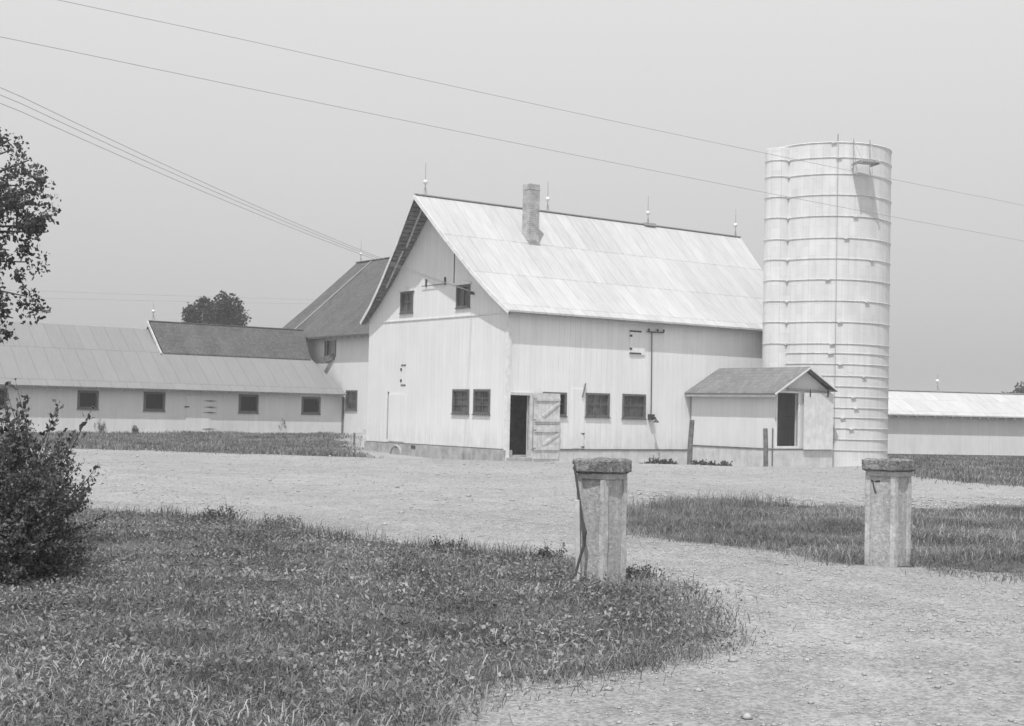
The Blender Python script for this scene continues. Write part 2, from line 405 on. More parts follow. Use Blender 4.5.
# foreground verge
P, d = scatter('fore', 600000, (-10, 5.9), (2.3, 21.5)); k = frust(P); P, d = P[k], d[k]
hv = .5 + .5*wob(P+3, 1.5); hv = hv*np.clip(np.hypot(P[:, 0]-.86, P[:, 1]-12.75)/.5-.1, .25, 1); k = rng.uniform(0, 1, len(P)) < .45+.9*np.clip(.5+.8*wob(P+7, 2.6), 0, 1); P, d, hv = P[k], d[k], hv[k]; n = len(P)
h = rng.uniform(.03, .115, n)*(.4+1.15*hv); w = rng.uniform(.0035, .008, n)*np.clip(P[:, 1]/11, .9, 1.7)
blades_o = blades('grass', P, h, w, rng.uniform(.3, 1.9, n), M['grass'])
tag(blades_o, 'short weedy grass of the roadside verge in the foreground', 'grass', None, 'stuff')
# broad leaves of plantain and clover in the verge
def leaves_flat(name, P, size, hgt, mat):
    n = len(P); a = rng.uniform(0, 2*np.pi, n); tilt = rng.uniform(-.75, .9, n); roll = rng.uniform(-.7, .7, n)
    z = zg(P[:, 0], P[:, 1]) + hgt
    c = np.stack([P[:, 0], P[:, 1], z], 1)
    f = np.stack([np.cos(a)*np.cos(tilt), np.sin(a)*np.cos(tilt), np.sin(tilt)], 1)*size[:, None]
    s = np.stack([-np.sin(a)*np.cos(roll), np.cos(a)*np.cos(roll), np.sin(roll)], 1)*(size*.27)[:, None]
    V = np.stack([c-f*.5, c+s-f*.05, c+f*.5, c-s-f*.05], 1).reshape(-1, 3)
    return tri_mesh(name, V, np.arange(n)[:, None]*4+np.array([[0,1,2,3]]), mat)
P, d = scatter('fore', 170000, (-10, 5.9), (2.3, 21.5)); k = frust(P) & (wob(P, 2.3) > -.35); P = P[k]; n = len(P)
tag(leaves_flat('weeds', P, rng.uniform(.015, .05, n)*np.where(rng.uniform(0, 1, n) < .03, 1.6, 1), rng.uniform(.02, .11, n), M['weed']), 'broad weed leaves low in the roadside verge', 'weeds', None, 'stuff')
P, d = scatter('fore', 75000, (-8, 5.9), (2.3, 20)); k = frust(P) & (rng.uniform(0, 1, len(P)) < np.clip((9.0-P[:, 1])/1.8, .2, 1)*(.35+.9*np.clip(.5+wob(P+5, 1.2), 0, 1))); P = P[k]; n = len(P)
tag(blades('dry_grass', P, rng.uniform(.05, .16, n), rng.uniform(.004, .009, n), rng.uniform(.4, 1.5, n), M['dry']), 'bleached dry grass along the road edge of the verge', 'grass', None, 'stuff')
# taller stems along the far edge of the verge
P, d = scatter('fore', 90000, (-8, 5.9), (2.3, 21.5)); k = frust(P) & (d < .6) & (P[:, 1] > 14.3) & (wob(P, 2.4) > -.05); P = P[k]; n = len(P)
tag(blades('tall_grass', P, rng.uniform(.1, .28, n), rng.uniform(.005, .009, n), rng.uniform(.1, .8, n), M['grass']), 'taller grass stems along the gravel side of the verge', 'grass', None, 'stuff')
# island
P, d = scatter('isle', 580000, (1, 12.5), (18.5, 28), .3); k = frust(P) & (np.hypot(P[:, 0]-4.1, P[:, 1]-14.75) > .42); P, d = P[k], d[k]; n = len(P)
hv = np.clip(.45+.9*wob(P, 1.3), 0, 1.3)*np.clip(1.5-(P[:, 0]-2)/5, .45, 1.4)
tag(blades('grass', P, rng.uniform(.03, .14, n)*(.4+hv), rng.uniform(.005, .01, n), rng.uniform(.3, 1.8, n), M['grass_far']), 'rough uncut grass between the two stone gateposts', 'grass', None, 'stuff')
P, d = scatter('isle', 42000, (1, 12.5), (18.5, 28), .1); k = frust(P) & (wob(P+9, .6) > -.2); P = P[k]; n = len(P)
tag(blades('dry_grass', P, rng.uniform(.06, .2, n), rng.uniform(.004, .008, n), rng.uniform(.2, 1.6, n), M['dry']), 'pale dry stalks among the grass between the gateposts', 'grass', None, 'stuff')
P, d = scatter('isle', 90000, (1, 6.5), (19, 27), .1); k = frust(P) & (d < 1.5) & (P[:, 0] < 4.9) & (P[:, 1] > 20.5) & (wob(P, 2.1) > -.1); P = P[k]; n = len(P)
tag(blades('tall_grass', P, rng.uniform(.12, .38, n), rng.uniform(.005, .009, n), rng.uniform(.1, .9, n), M['grass_far']), 'taller feathery grass along the back of the patch between the gateposts', 'grass', None, 'stuff')
P, d = scatter('right', 150000, (10, 32.5), (45, 67), .5); k = frust(P, 8); P = P[k]; n = len(P)
tag(blades('grass', P, rng.uniform(.05, .2, n), rng.uniform(.015, .03, n), rng.uniform(.2, 1.3, n), M['grass_far']), 'mown grass in front of the long low shed', 'grass', None, 'stuff')
P, d = scatter('left', 200000, (-40, 44), (-3, 77), .5); k = frust(P, 8); P = P[k]; n = len(P)
tag(blades('grass', P, rng.uniform(.06, .27, n)*(.65+.6*wob(P, .5)), rng.uniform(.015, .035, n), rng.uniform(.2, 1.2, n), M['grass_far']), 'rough grass strip in front of the cattle shed', 'grass', None, 'stuff')

# loose stones on the drive
def stones(name, P, s, label):
    n = len(P); z = zg(P[:, 0], P[:, 1]); c = np.stack([P[:, 0], P[:, 1], z+s*.2], 1)
    dirs = np.array([[1,0,0],[0,1,0],[-1,0,0],[0,-1,0],[0,0,1],[0,0,-1]], float)
    a = rng.uniform(0, 6.28, n); R_ = np.zeros((n, 3, 3)); R_[:, 0, 0] = np.cos(a); R_[:, 0, 1] = -np.sin(a); R_[:, 1, 0] = np.sin(a); R_[:, 1, 1] = np.cos(a); R_[:, 2, 2] = .6
    V = c[:, None]+np.einsum('nij,kj->nki', R_, dirs)*(s[:, None, None]*rng.uniform(.6, 1.25, (n, 6, 1)))
    T = np.array([[0,1,4],[1,2,4],[2,3,4],[3,0,4],[1,0,5],[2,1,5],[3,2,5],[0,3,5]])
    tag(tri_mesh(name, V.reshape(-1, 3), (np.arange(n)[:, None, None]*6+T[None]).reshape(-1, 3), M['stone']), label, 'gravel', None, 'stuff')
P = np.stack([rng.uniform(-9, 14, 60000), rng.uniform(6.5, 34, 60000)], 1)
k = frust(P) & (inside('fore', P) < .05) & (inside('isle', P) < .1) & (wob(P, .45)+.5*wob(P, 1.9) > rng.uniform(-1, 1.1, len(P))); P = P[k]
stones('gravel_stones', P, rng.exponential(.004, len(P))+.004, 'loose pale stones lying on the gravel drive')
P = np.stack([rng.uniform(-7, 9, 330000), rng.uniform(6.4, 22, 330000)], 1)
k = frust(P, 2.5) & (inside('fore', P) < .1) & (inside('isle', P) < .1) & ((P[:, 1]-8.05-.56*P[:, 0]+.4*wob(P, 1.5) > 0) | (rng.uniform(0, 1, len(P)) < .25)) & (rng.uniform(0, 1, len(P)) < .55+.5*wob(P, 1.1)); P = P[k]
stones('gravel_stones', P, rng.exponential(.0035, len(P))+.004, 'fine grit covering the gravel drive')
P = np.stack([rng.uniform(-18, 15, 42000), rng.uniform(19, 48, 42000)], 1)
k = frust(P) & (inside('fore', P) < .0) & (inside('isle', P) < .0) & (inside('left', P) < -.1) & (inside('right', P) < -.1) & (wob(P, .5)+.6*wob(P, 1.6) > rng.uniform(-1.2, 1.1, len(P))); P = P[k]
stones('gravel_stones', P, rng.exponential(.007, len(P))+.006, 'coarser stones strewn over the barn yard')
P = np.stack([rng.uniform(2, 12, 16000), rng.uniform(24, 30, 16000)], 1)
k = (inside('isle', P) < .2) & (inside('isle', P) > -2.6+wob(P, .8)) & (wob(P, 1.7) > rng.uniform(-.9, .7, len(P))); P = P[k]
stones('gravel_stones', P, rng.exponential(.01, len(P))+.007, 'rubble ridge along the back of the grass between the gateposts')

# ------------------------------------------------------------------ main barn
A = math.radians(36.1); RV = Vector((math.cos(A), math.sin(A), 0)); GV = Vector((-math.sin(A), math.cos(A), 0))
C0 = Vector((-.145, 49.0, 0))
W, L = 9.95, 15.7
barn = empty('hay_barn', C0, A)
tag(barn, 'big white hay barn with bright metal roof, brick chimney and open door', 'barn')
gm = lambda u, v, d: (-d, u, v)          # gable wall (u = across, v = up, d = outward)
sm = lambda u, v, d: (u, -d, v)          # side wall
prof = [(W/2, 9.9), (3.3, 8.24), (1.65, 6.74), (.6, 5.88), (-.32, 5.24)]
def pr_z(y):
    y = min(y, W-y)
    for (a, za), (b, zb) in zip(prof, prof[1:]):
        if b <= y <= a: return zb+(za-zb)*(y-b)/(a-b)
    return prof[-1][1]
TH_R = .09
gab_poly = [(0, .22), (W, .22), (W, pr_z(0)-TH_R)]+[(W-y, z-TH_R) for y, z in reversed(prof[1:-1])]+[(W/2, 9.9-TH_R)]+[(y, z-TH_R) for y, z in prof[1:-1]]+[(0, pr_z(0)-TH_R)]
gw = {'u1': (6.53, 5.48, 7.48, 6.31), 'u2': (2.51, 5.50, 3.42, 6.33), 'l1': (2.41, 1.49, 3.52, 2.39), 'l2': (1.05, 1.49, 2.11, 2.39)}
gap = (8.2, .35, 8.34, 2.3)
MB().wall(gm, gab_poly, list(gw.values())+[gap]).build('gable_wall', M['gable'], barn)
sw = {'w1': (1.61, 1.48, 2.71, 2.34), 'w2': (3.64, 1.48, 4.79, 2.36), 'w3': (5.45, 1.45, 6.62, 2.37)}
door = (.13, .2201, 1.0, 2.2)
side_poly = [(.142, .22), (L-.142, .22), (L-.142, pr_z(0)-TH_R), (.142, pr_z(0)-TH_R)]
# the doorway runs down past the sill: cut the wall bottom there
side_poly = [(1.0, .22), (L-.142, .22), (L-.142, pr_z(0)-TH_R), (.142, pr_z(0)-TH_R), (.142, 2.2), (1.0, 2.2)]
MB().wall(sm, side_poly, list(sw.values())).build('side_wall', M['side'], barn)
MB().wall(lambda u, v, d: (L+d, u, v), [(u, v) for u, v in gab_poly]).build('rear_gable_wall', M['gable'], barn)
MB().wall(lambda u, v, d: (u, W+d, v), [(.142, .22), (L-.142, .22), (L-.142, pr_z(0)-TH_R), (.142, pr_z(0)-TH_R)]).build('back_wall', M['side'], barn)
MB().box((-.02, -.03, -.2), (.125, -.0, 5.1)).box((-.03, -.0, .2), (-.0, .11, 5.2)).build('corner_board', M['trim'], barn)
# foundation
fb = MB()
fb.box((-.06, .02, -1), (.3, W+.06, .215))
MB().box((1.12, -.06, -1), (L+.06, .3, .215)).build('side_foundation', M['found_white'], barn); fb.box((L-.3, .31, -1), (L+.06, W+.06, .214)); fb.box((.31, W-.3, -1), (L-.31, W+.06, .213))
fb.build('foundation', M['found'], barn)
MB().box((-.005, -.09, -1), (1.11, .3, -.05)).build('door_sill', M['found'], barn)
MB().box((.31, .31, -.3), (L-.31, W-.31, .02)).build('floor', M['inside'], barn)
MB().box((.2, 3.2, .03), (5.5, 3.3, 4)).box((3.4, .2, .03), (3.5, 3.15, 4)).build('light_catch_partition', M['inside'], barn)  # added partitions, put in behind the doorway to catch light
MB().box((1.12, -.085, .225), (8.9, -.001, .265)).box((-.03, .12, .222), (-.001, W, .25)).build('sill_board', M['oldwood'], barn)
for y in (7.25, 6.0): MB().box((-.075, y, .05), (-.058, y+.3, .18)).build('foundation_vent', M['iron'], barn)
# roof
def xf(y):                                # front edge pulls out into a hood towards the ridge
    t = max(0, min(1, (min(y, W-y)+.32)/(W/2+.32))); return -.24-.8*t**1.15
def roof_mesh(profile, W_, fx, rx, th, name, mat, parent):
    mb = MB()
    pts = profile+[(W_-y, z) for y, z in reversed(profile[:-1])] if False else None
    full = [(y, z) for y, z in reversed(profile)]+[(W_-y, z) for y, z in profile[1:]]
    n = len(full)
    vs = []
    for y, z in full: vs += [(fx(y), y, z), (rx(y), y, z), (fx(y), y, z-th), (rx(y), y, z-th)]
    fs = []
    for i in range(n-1):
        a = 4*i; b = a+4
        fs += [(a, a+1, b+1, b), (a+2, b+2, b+3, a+3), (a, b, b+2, a+2), (a+1, a+3, b+3, b+1)]
    fs += [(0, 2, 3, 1), (4*n-4, 4*n-3, 4*n-1, 4*n-2)]
    mb.add(vs, fs); return mb.build(name, mat, parent)
roof = roof_mesh(prof, W, xf, lambda y: L-xf(y)*.98, TH_R-.02, 'roof', M['roof_bright'], barn)
MB().bar((-1.02, W/2, 9.915), (L+1.0, W/2, 9.915), .15, .04).build('ridge_cap', M['galv'], roof)
ch = MB().box((3.27, 3.3, 7.6), (3.77, 3.76, 10.62)).box((3.255, 3.285, 10.4), (3.785, 3.775, 10.46))
ch.build('chimney', M['brick'], roof)
fl = MB().box((3.25, 3.24, 7.9), (3.8, 3.29, 8.26)); fl.build('chimney_flashing', M['galv'], roof)
# hood underside: boards across, rake boards, a pale lookout rafter
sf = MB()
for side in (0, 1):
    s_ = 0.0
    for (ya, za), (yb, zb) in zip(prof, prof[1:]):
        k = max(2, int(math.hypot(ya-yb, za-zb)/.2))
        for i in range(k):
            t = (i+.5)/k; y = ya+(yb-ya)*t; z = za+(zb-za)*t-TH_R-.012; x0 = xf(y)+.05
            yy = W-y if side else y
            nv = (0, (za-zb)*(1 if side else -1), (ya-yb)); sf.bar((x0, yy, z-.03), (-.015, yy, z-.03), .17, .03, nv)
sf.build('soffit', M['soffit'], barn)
rk = MB(); lk = MB()
for side in (0, 1):
    for (ya, za), (yb, zb) in zip(prof, prof[1:]):
        a, b = (W-ya, W-yb) if side else (ya, yb)
        rk.bar((xf(ya)-.012, a, za-.085), (xf(yb)-.012, b, zb-.085), .022, .14, (0, 0, 1))
for (ya, za), (yb, zb) in [(prof[0], prof[1]), (prof[1], prof[2])]:
    lk.bar((xf(ya)*.5, W-ya+.15, za-.3), (xf(yb)*.42, W-yb, zb-.17), .06, .09)
rk.build('rake_board', M['trim'], barn); lk.build('lookout_rafter', M['palewood'], barn)
MB().bar((-.22, -.30, 5.16), (L+.22, -.30, 5.16), .03, .1).build('eave_board', M['oldwood'], roof)

def tails(parent, pq, w, h, mat):
    proto = None
    for p, q in pq:
        if proto is None:
            p0 = Vector(p); proto = MB().bar((0, 0, 0), Vector(q)-p0, w, h).build('rafter_tail', mat, parent); proto.location = p0
        else:
            c = proto.copy(); COL.objects.link(c); c.parent = parent; c.location = p
def window(parent, mp, r, nx=2, nz=2, pane='glass', fr=.07, frame='frame', out=.03, name='window', rec=.05):
    a, b, c, d = r
    f = MB()
    for q in ((a-.01, b-.01, a+fr, d+.01), (c-fr, b-.01, c+.01, d+.01), (a+fr, d-fr, c-fr, d+.01), (a+fr, b-.01, c-fr, b+fr)):
        f.box(mp(q[0], q[1], out), mp(q[2], q[3], -.1))
    f.box(mp(a-.04, b-.05, out+.03), mp(c+.04, b-.012, .002))
    fo = f.build(name, M[frame], parent)
    mu = MB(); a2, b2, c2, d2 = a+fr, b+fr, c-fr, d-fr
    for i in range(1, nx): u = a2+(c2-a2)*i/nx; mu.box(mp(u-.012, b2, -rec+.03), mp(u+.012, d2, -rec+.003))
    for j in range(1, nz): v = b2+(d2-b2)*j/nz; mu.box(mp(a2, v-.012, -rec+.032), mp(c2, v+.012, -rec+.004))
    if mu.v: mu.build('muntins', M[frame], fo)
    MB().box(mp(a2, b2, -rec), mp(c2, d2, -rec-.01)).build('pane', M[pane], fo)
    return fo
for k in ('u1', 'u2', 'l1', 'l2'): window(barn, gm, gw[k], 2, 2 if k[0] == 'u' else 3)
for k in ('w1', 'w2', 'w3'): window(barn, sm, sw[k], 3, 2, pane='pane_unlit' if k == 'w1' else 'glass')
# little pointed heads over the upper windows
for k in ('u1', 'u2'):
    a, b, c, d = gw[k]; mb = MB(); mb.wall(lambda u, v, dd: (-(dd+.06), u, v), [(a-.1, d+.02), (c+.1, d+.02), (c+.1, d+.09), ((a+c)/2, d+.2), (a-.1, d+.09)], (), .058)
    mb.build('window_head', M['trim'], barn)
# door frame, dutch door swung open against the wall
MB().box((1.0, -.05, -.05), (1.13, .1, 2.3)).box((.128, -.048, 2.2), (.999, .1, 2.3)).build('door_frame', M['palewood'], barn)
def leaf(z0, z1, name, dz):
    x0, x1 = 1.17, 2.36
    p = MB()
    nb = 7
    for i in range(nb):
        a = x0+(x1-x0)*i/nb; b = x0+(x1-x0)*(i+1)/nb-.008; p.box((a, -.09, z0+random.uniform(-.006, .006)), (b, -.065, z1))
    o = p.build(name, M['palewood'], barn)
    zt, zb = z1-.22*dz[0], z0+.16*dz[1]
    for z in (zt, zb): MB().box((x0, -.125, z-.06), (x1-.02, -.0905, z+.06)).build('batten', M['palewood'], o)
    MB().bar((x0+.38, -.106, zb+.12), (x1-.04, -.106, zt-.1), .028, .09, (0, 0, 1)).build('brace', M['palewood'], o)
    for z in (zt, zb): MB().box((x0-.06, -.126, z-.016), (x0+.07, -.1205, z+.016)).build('hinge', M['oldwood'], o)
leaf(1.16, 2.3, 'upper_door_leaf', (1, 1)); leaf(-.1, 1.14, 'lower_door_leaf', (.9, 2.4))
# loft hatch with strap hinges
MB().box((5.74, -.035, 3.9), (6.52, -.002, 4.86)).build('loft_hatch', M['side'], barn)
for z in (4.8, 3.95): MB().box((5.72, -.05, z-.03), (6.32, -.0355, z+.03)).build('strap_hinge', M['iron'], barn)
for z in (4.62, 4.12): MB().box((5.73, -.05, z-.04), (5.85, -.0355, z+.04)).build('hinge_plate', M['iron'], barn)
sd_ = MB().box((2.98, -.03, .28), (3.55, -.002, 2.5)); so = sd_.build('narrow_door', M['side'], barn)
for z in (.84, .34): MB().box((3.42, -.045, z), (3.6, -.031, z+.02)).box((3.5, -.045, z-.04), (3.58, -.031, z-.001)).build('hinge', M['iron'], so)
MB().bar((3.43, -.06, 2.2), (3.58, -.05, 2.72), .05, .03).build('door_stay', M['oldwood'], barn)
# conduit, cross-arm and lamp
cp = MB().tube([(6.84, -.06, 4.8), (6.86, -.06, 3), (6.86, -.07, 1.5)], .02); cp.build('conduit', M['iron'], barn)
ca = MB().box((6.6, -.1, 4.8), (7.45, -.04, 4.84))
for x in (6.65, 7.1, 7.42): ca.lathe([(.03, 0), (.045, .04), (.03, .09)], 8, (x, -.1, 4.85))
ca.build('cable_bracket', M['iron'], barn)
lm = MB().box((6.76, -.16, 1.4), (6.98, -.0, 1.62)).tube([(6.87, -.16, 1.52), (6.87, -.3, 1.5), (6.89, -.34, 1.4)], .03).lathe([(.12, 0), (.1, .04), (.03, .12)], 10, (6.89, -.34, 1.3))
lm.build('yard_lamp', M['iron'], barn)
# gable ironwork
gi = MB().tube([(-.06, 4.04, 6.46), (-.06, 5.83, 6.46)], .014)
for y in (4.2, 5.55): gi.box((-.07, y-.014, 6.42), (-.0, y+.014, 6.72))
gi.build('track_rod', M['iron'], barn)
MB().box((-.012, 3.6, 6.45), (-.001, 3.65, 8.1)).build('loft_door_seam', M['iron'], barn)
MB().box((-.028, .2, 5.14), (-.001, 8.95, 5.18)).build('drip_board', M['trim'], barn)
for z in (3.37, 2.57): MB().box((-.02, 6.95, z-.02), (-.001, 7.3, z+.02)).build('strap_hinge', M['iron'], barn)
for z in (3.2, 2.75): MB().box((-.02, 7.25, z-.05), (-.001, 7.36, z+.05)).build('hinge_plate', M['iron'], barn)
MB().box((-.025, 7.0, .3), (-.001, 8.18, 2.2)).build('stable_door', M['gable'], barn)
gi = MB().box((-.16, 2.22, 5.93), (-.0, 2.28, 5.97))
for i in range(3): gi.lathe([(.018, 0), (.026, .03), (.02, .07)], 8, (-.04-.05*i, 2.25, 5.97))
gi.build('insulator_bracket', M['iron'], barn)

def rod(parent, x, y, z, h=1.25):
    mb = MB().tube([(x, y, z-.05), (x, y, z+h)], [.022, .01], 6)
    mb.tube([(x-.17, y-.1, z), (x, y, z+.35)], .012, 5).tube([(x+.17, y+.1, z), (x, y, z+.35)], .012, 5)
    o = mb.build('lightning_rod', M['galv'], parent)
    b = MB().lathe([(.0, -.1), (.07, -.07), (.1, 0), (.07, .07), (.0, .1)], 10, (x, y, z+.5)).build('glass_ball', M['trim'], o, smooth=True)
for x in (-.55, 5.45, 11.0, 16.4): rod(barn, x, W/2, 9.93)
MB().box((10.75, W/2-.15, 9.86), (11.35, W/2+.15, 9.98)).build('ridge_vent', M['galv'], roof)

# ------------------------------------------------------------------ milk house in front of the barn's side wall
mh = empty('milk_house', C0, A)
tag(mh, 'small white gabled shed with grey shingle roof and sliding door in front of the silo', 'shed')
x0, x1, yf = 8.98, 12.12, -4.53; xm = 10.55
FW = lambda u, v, d: (u, yf-d, v)
zs = .4
MB().wall(FW, [(x0, zs), (9.1, zs), (9.1, .5), (9.1, 2.55), (10.24, 2.55), (10.24, zs), (x1, zs), (x1, 2.58), (xm, 3.42), (x0, 2.58)]).build('front_wall', M['smooth_x'], mh)
MB().wall(lambda u, v, d: (x0-d, u, v), [(yf+.142, zs), (-.1, zs), (-.1, 2.58), (yf+.142, 2.58)]).build('side_wall', M['smooth_y'], mh)
MB().wall(lambda u, v, d: (x1+d, u, v), [(yf+.142, zs), (-.1, zs), (-.1, 2.58), (yf+.142, 2.58)]).build('side_wall', M['smooth_y'], mh)
f_ = MB().box((x0-.05, yf-.05, -1), (x1+.05, yf+.3, zs-.002)).box((x0-.05, yf+.31, -1), (x0+.3, -.1, zs-.003)).box((x1-.3, yf+.31, -1), (x1+.05, -.1, zs-.003))
f_.build('foundation', M['found_white'], mh)
MB().box((x0+.31, yf+.31, -.5), (x1-.31, -.1, .36)).build('floor', M['inside'], mh)
MB().box((x0-.07, yf-.02, zs), (x0-.002, -.1, zs+.05)).box((x0-.07, yf-.06, zs), (x1, yf-.002, zs+.05)).build('sill_board', M['oldwood'], mh)
def shed_roof():
    mb = MB(); y0, y1 = yf-.3, -.02; e = .31; th = .07
    s = (3.46-2.58)/(xm-x0)
    top = [(x0-e, 2.6-e*s+.08), (xm, 3.46+.08), (x1+.03, 2.65+.06)]
    vs = []
    for x, z in top: vs += [(x, y0, z), (x, y1, z), (x, y0, z-th), (x, y1, z-th)]
    fs = []
    for i in range(2):
        a = 4*i; b = a+4; fs += [(a, a+1, b+1, b), (a+2, b+2, b+3, a+3), (a, b, b+2, a+2), (a+1, a+3, b+3, b+1)]
    fs += [(0, 2, 3, 1), (8, 9, 11, 10)]
    o = mb.add(vs, fs).build('roof', M['shingle_grey'], mh)
    rb = MB()
    for (xa, za), (xb, zb) in zip(top, top[1:]): rb.bar((xa, y0-.012, za-.05), (xb, y0-.012, zb-.05), .024, .06)
    rb.build('rake_board', M['trim'], o)
    MB().box((x0-e+.03, y0+.05, 2.36), (x0-e+.055, y1, 2.43)).build('eave_board', M['trim'], o)
shed_roof()
df = MB().box((9.03, yf-.035, .452), (9.1, yf+.1, 2.6)).box((10.24, yf-.035, .452), (10.33, yf+.1, 2.6)).box((9.1, yf-.033, .452), (10.24, yf+.1, .54)).box((9.1, yf-.034, 2.53), (10.24, yf+.1, 2.6))
df.build('door_frame', M['trim'], mh)
sdoor = MB()
for i in range(8): a = 10.46+1.62*i/8; sdoor.box((a, yf-.14, .42), (a+1.62/8-.005, yf-.1, 2.56))
so = sdoor.build('sliding_door', M['trim'], mh)
for x in (10.75, 11.75): MB().box((x-.025, yf-.165, 2.42), (x+.025, yf-.141, 2.7)).build('door_hanger', M['iron'], so)
MB().box((9.6, yf-.12, 2.66), (12.0, yf-.0, 2.72)).build('door_rail', M['galv'], mh)
MB().box((9.7, -2.5, .37), (10.0, -1.9, 1.3)).box((9.3, -1.2, .37), (11, -.9, 2)).build('milk_rack', M['oldwood'], mh)

# ------------------------------------------------------------------ silo
sc_ = at(827, 300, 55.5); SC = Vector((sc_.x, 55.5, 0)); RS = 2.46; Z0, Z1 = -.6, 12.45
silo = empty('silo', SC)
tag(silo, 'tall round white stave silo ringed with steel hoops', 'silo')
nseg = 96
w_ = MB(); w_.lathe([(RS-.15, Z0), (RS, Z0), (RS, Z0+.02), (RS, Z1-.02), (RS, Z1), (RS-.15, Z1), (RS-.15, Z0+.01)], nseg)
w_.f = w_.f[:-2]; wl = w_.build('stave_wall', M['stave'], silo, smooth=False)
for p in wl.data.polygons: p.use_smooth = abs(p.normal.z) < .5
MB().lathe([(RS-.16, Z0+.1), (RS-.16, 10.5)], 48).build('silage', M['oldwood'], silo)
CC = Vector((-2.27, -1.1, 0)); RC = .53
cw = MB(); cw.lathe([(RC, Z0+.02), (RC, Z0+.04), (RC, Z1-.14), (RC, Z1-.12)], 40, tuple(CC))
cho = cw.build('chute', M['stave'], silo, smooth=True)
for p in cho.data.polygons: p.use_smooth = abs(p.normal.z) < .5
hz = [11.83, 11.18, 10.36, 9.53, 8.67, 7.86, 7.04, 6.21, 5.38, 4.53, 4.16, 3.74, 3.28, 2.87, 2.47, 2.04, 1.66, 1.24, .81, .39]
def hoop(z, top=False):
    mb = MB(); pts = []
    for i in range(73):
        a = 2*math.pi*i/72; pts.append(((RS+.018)*math.cos(a), (RS+.018)*math.sin(a), z))
    mb.tube(pts, .013, 6, False)
    o = mb.build('hoop', M['hoop'], silo)
    lg = MB(); a = -math.pi/2 + random.uniform(-.25, .55)
    c = Vector((math.cos(a), math.sin(a), 0)); tg = Vector((-c.y, c.x, 0))
    lg.bar(c*(RS+.04)-tg*.1+Vector((0, 0, z-.03)), c*(RS+.04)+tg*.1+Vector((0, 0, z+.01)), .05, .05)
    lg.build('tension_lug', M['hoop'], o)
for z in [Z1-.03]+hz: hoop(z)
ab = math.atan2(CC.y, CC.x)
for z in hz:
    zz = z if z > 4.3 else None
    if zz is None: continue
    pts = [(CC.x+(RC+.018)*math.cos(ab+t), CC.y+(RC+.018)*math.sin(ab+t), zz) for t in np.linspace(-1.75, 1.75, 26)]
    o = MB().tube(pts, .013, 6, False).build('chute_hoop', M['hoop'], silo)
    q = Vector(pts[-1]); MB().bar(q-Vector((.06, .03, .03)), q+Vector((.1, -.02, .02)), .06, .06).build('tension_lug', M['hoop'], o)
q0 = CC+Vector((RC*.72, -RC*.72-.05, 0))
MB().tube([q0+Vector((0, 0, 5.2)), q0+Vector((.12, 0, 4.8)), q0+Vector((.1, -.02, 4.5)), q0+Vector((-.06, 0, 4.1))], .02, 6).build('hoop_brace', M['hoop'], silo)
a = -math.pi/2-.09; e = Vector((math.cos(a), math.sin(a), 0))*(RS+.06)
MB().tube([(e.x, e.y, -.5), (e.x, e.y, Z1-.1), (e.x*.97, e.y*.97, Z1+.02)], .014, 6).build('lightning_cable', M['galv'], silo)
MB().tube([(e.x*.97, e.y*.97, Z1-.2), (e.x*.97, e.y*.97, Z1+.3)], .014, 6).build('lightning_rod', M['iron'], silo)
# loading platform hung from the rim
a = -math.pi/2+.29; c = Vector((math.cos(a), math.sin(a), 0)); tg = Vector((-c.y, c.x, 0)); zp = Z1-.86
pl = MB()
for i in range(4):
    q = c*(RS+.12+.155*i+.09); pl.bar(q-tg*.44+Vector((0, 0, zp)), q+tg*.44+Vector((0, 0, zp)), .135, .05)
for s in (-.4, .4): pl.bar(c*(RS+.03)+tg*s+Vector((0, 0, zp-.055)), c*(RS+.75)+tg*s+Vector((0, 0, zp-.055)), .06, .055)
po = pl.build('loading_platform', M['galv'], silo)
for s in (-.36, .36):
    hg = MB(); hg.bar(c*(RS+.06)+tg*s+Vector((0, 0, zp-.1)), c*(RS+.06)+tg*s+Vector((0, 0, Z1+.12)), .032, .032)
    hg.tube([c*(RS+.06)+tg*s+Vector((0, 0, Z1+.05)), c*(RS+.7)+tg*s+Vector((0, 0, zp+.03))], .014, 6)
    hg.build('hanger', M['galv'], po)

# ------------------------------------------------------------------ cattle shed (left) and back barn
P1 = Vector((-9.31, 76.0, 0))
cs = empty('cattle_shed', P1, A)
tag(cs, 'long low white cattle shed with grey metal roof and a raised shingled section', 'shed')
XL = -34
csw = {k: v for k, v in enumerate([(-14.9, 1.27, -13.87, 2.16), (-11.53, 1.24, -10.41, 2.18), (-6.32, 1.23, -5.2, 2.18), (-2.61, 1.23, -1.48, 2.14), (-19.3, 1.27, -18.3, 2.16), (-23.5, 1.27, -22.4, 2.16)])}
MB().wall(sm, [(XL, -.3), (-.02, -.3), (-.02, 2.5), (XL, 2.5)], list(csw.values())).build('front_wall', M['smooth_x'], cs)
MB().wall(lambda u, v, d: (u, 8+d, v), [(XL, -.3), (-.02, -.3), (-.02, 2.3), (XL, 2.3)]).build('back_wall', M['smooth_x'], cs)
MB().wall(lambda u, v, d: (XL-d, u, v), [(.145, -.3), (7.855, -.3), (7.855, 2.3), (4, 5.35), (.145, 2.3)]).build('end_wall', M['smooth_y'], cs)
for i, r in csw.items():
    window(cs, sm, r, 1, 1, 'pane_unlit', .1, rec=.12)
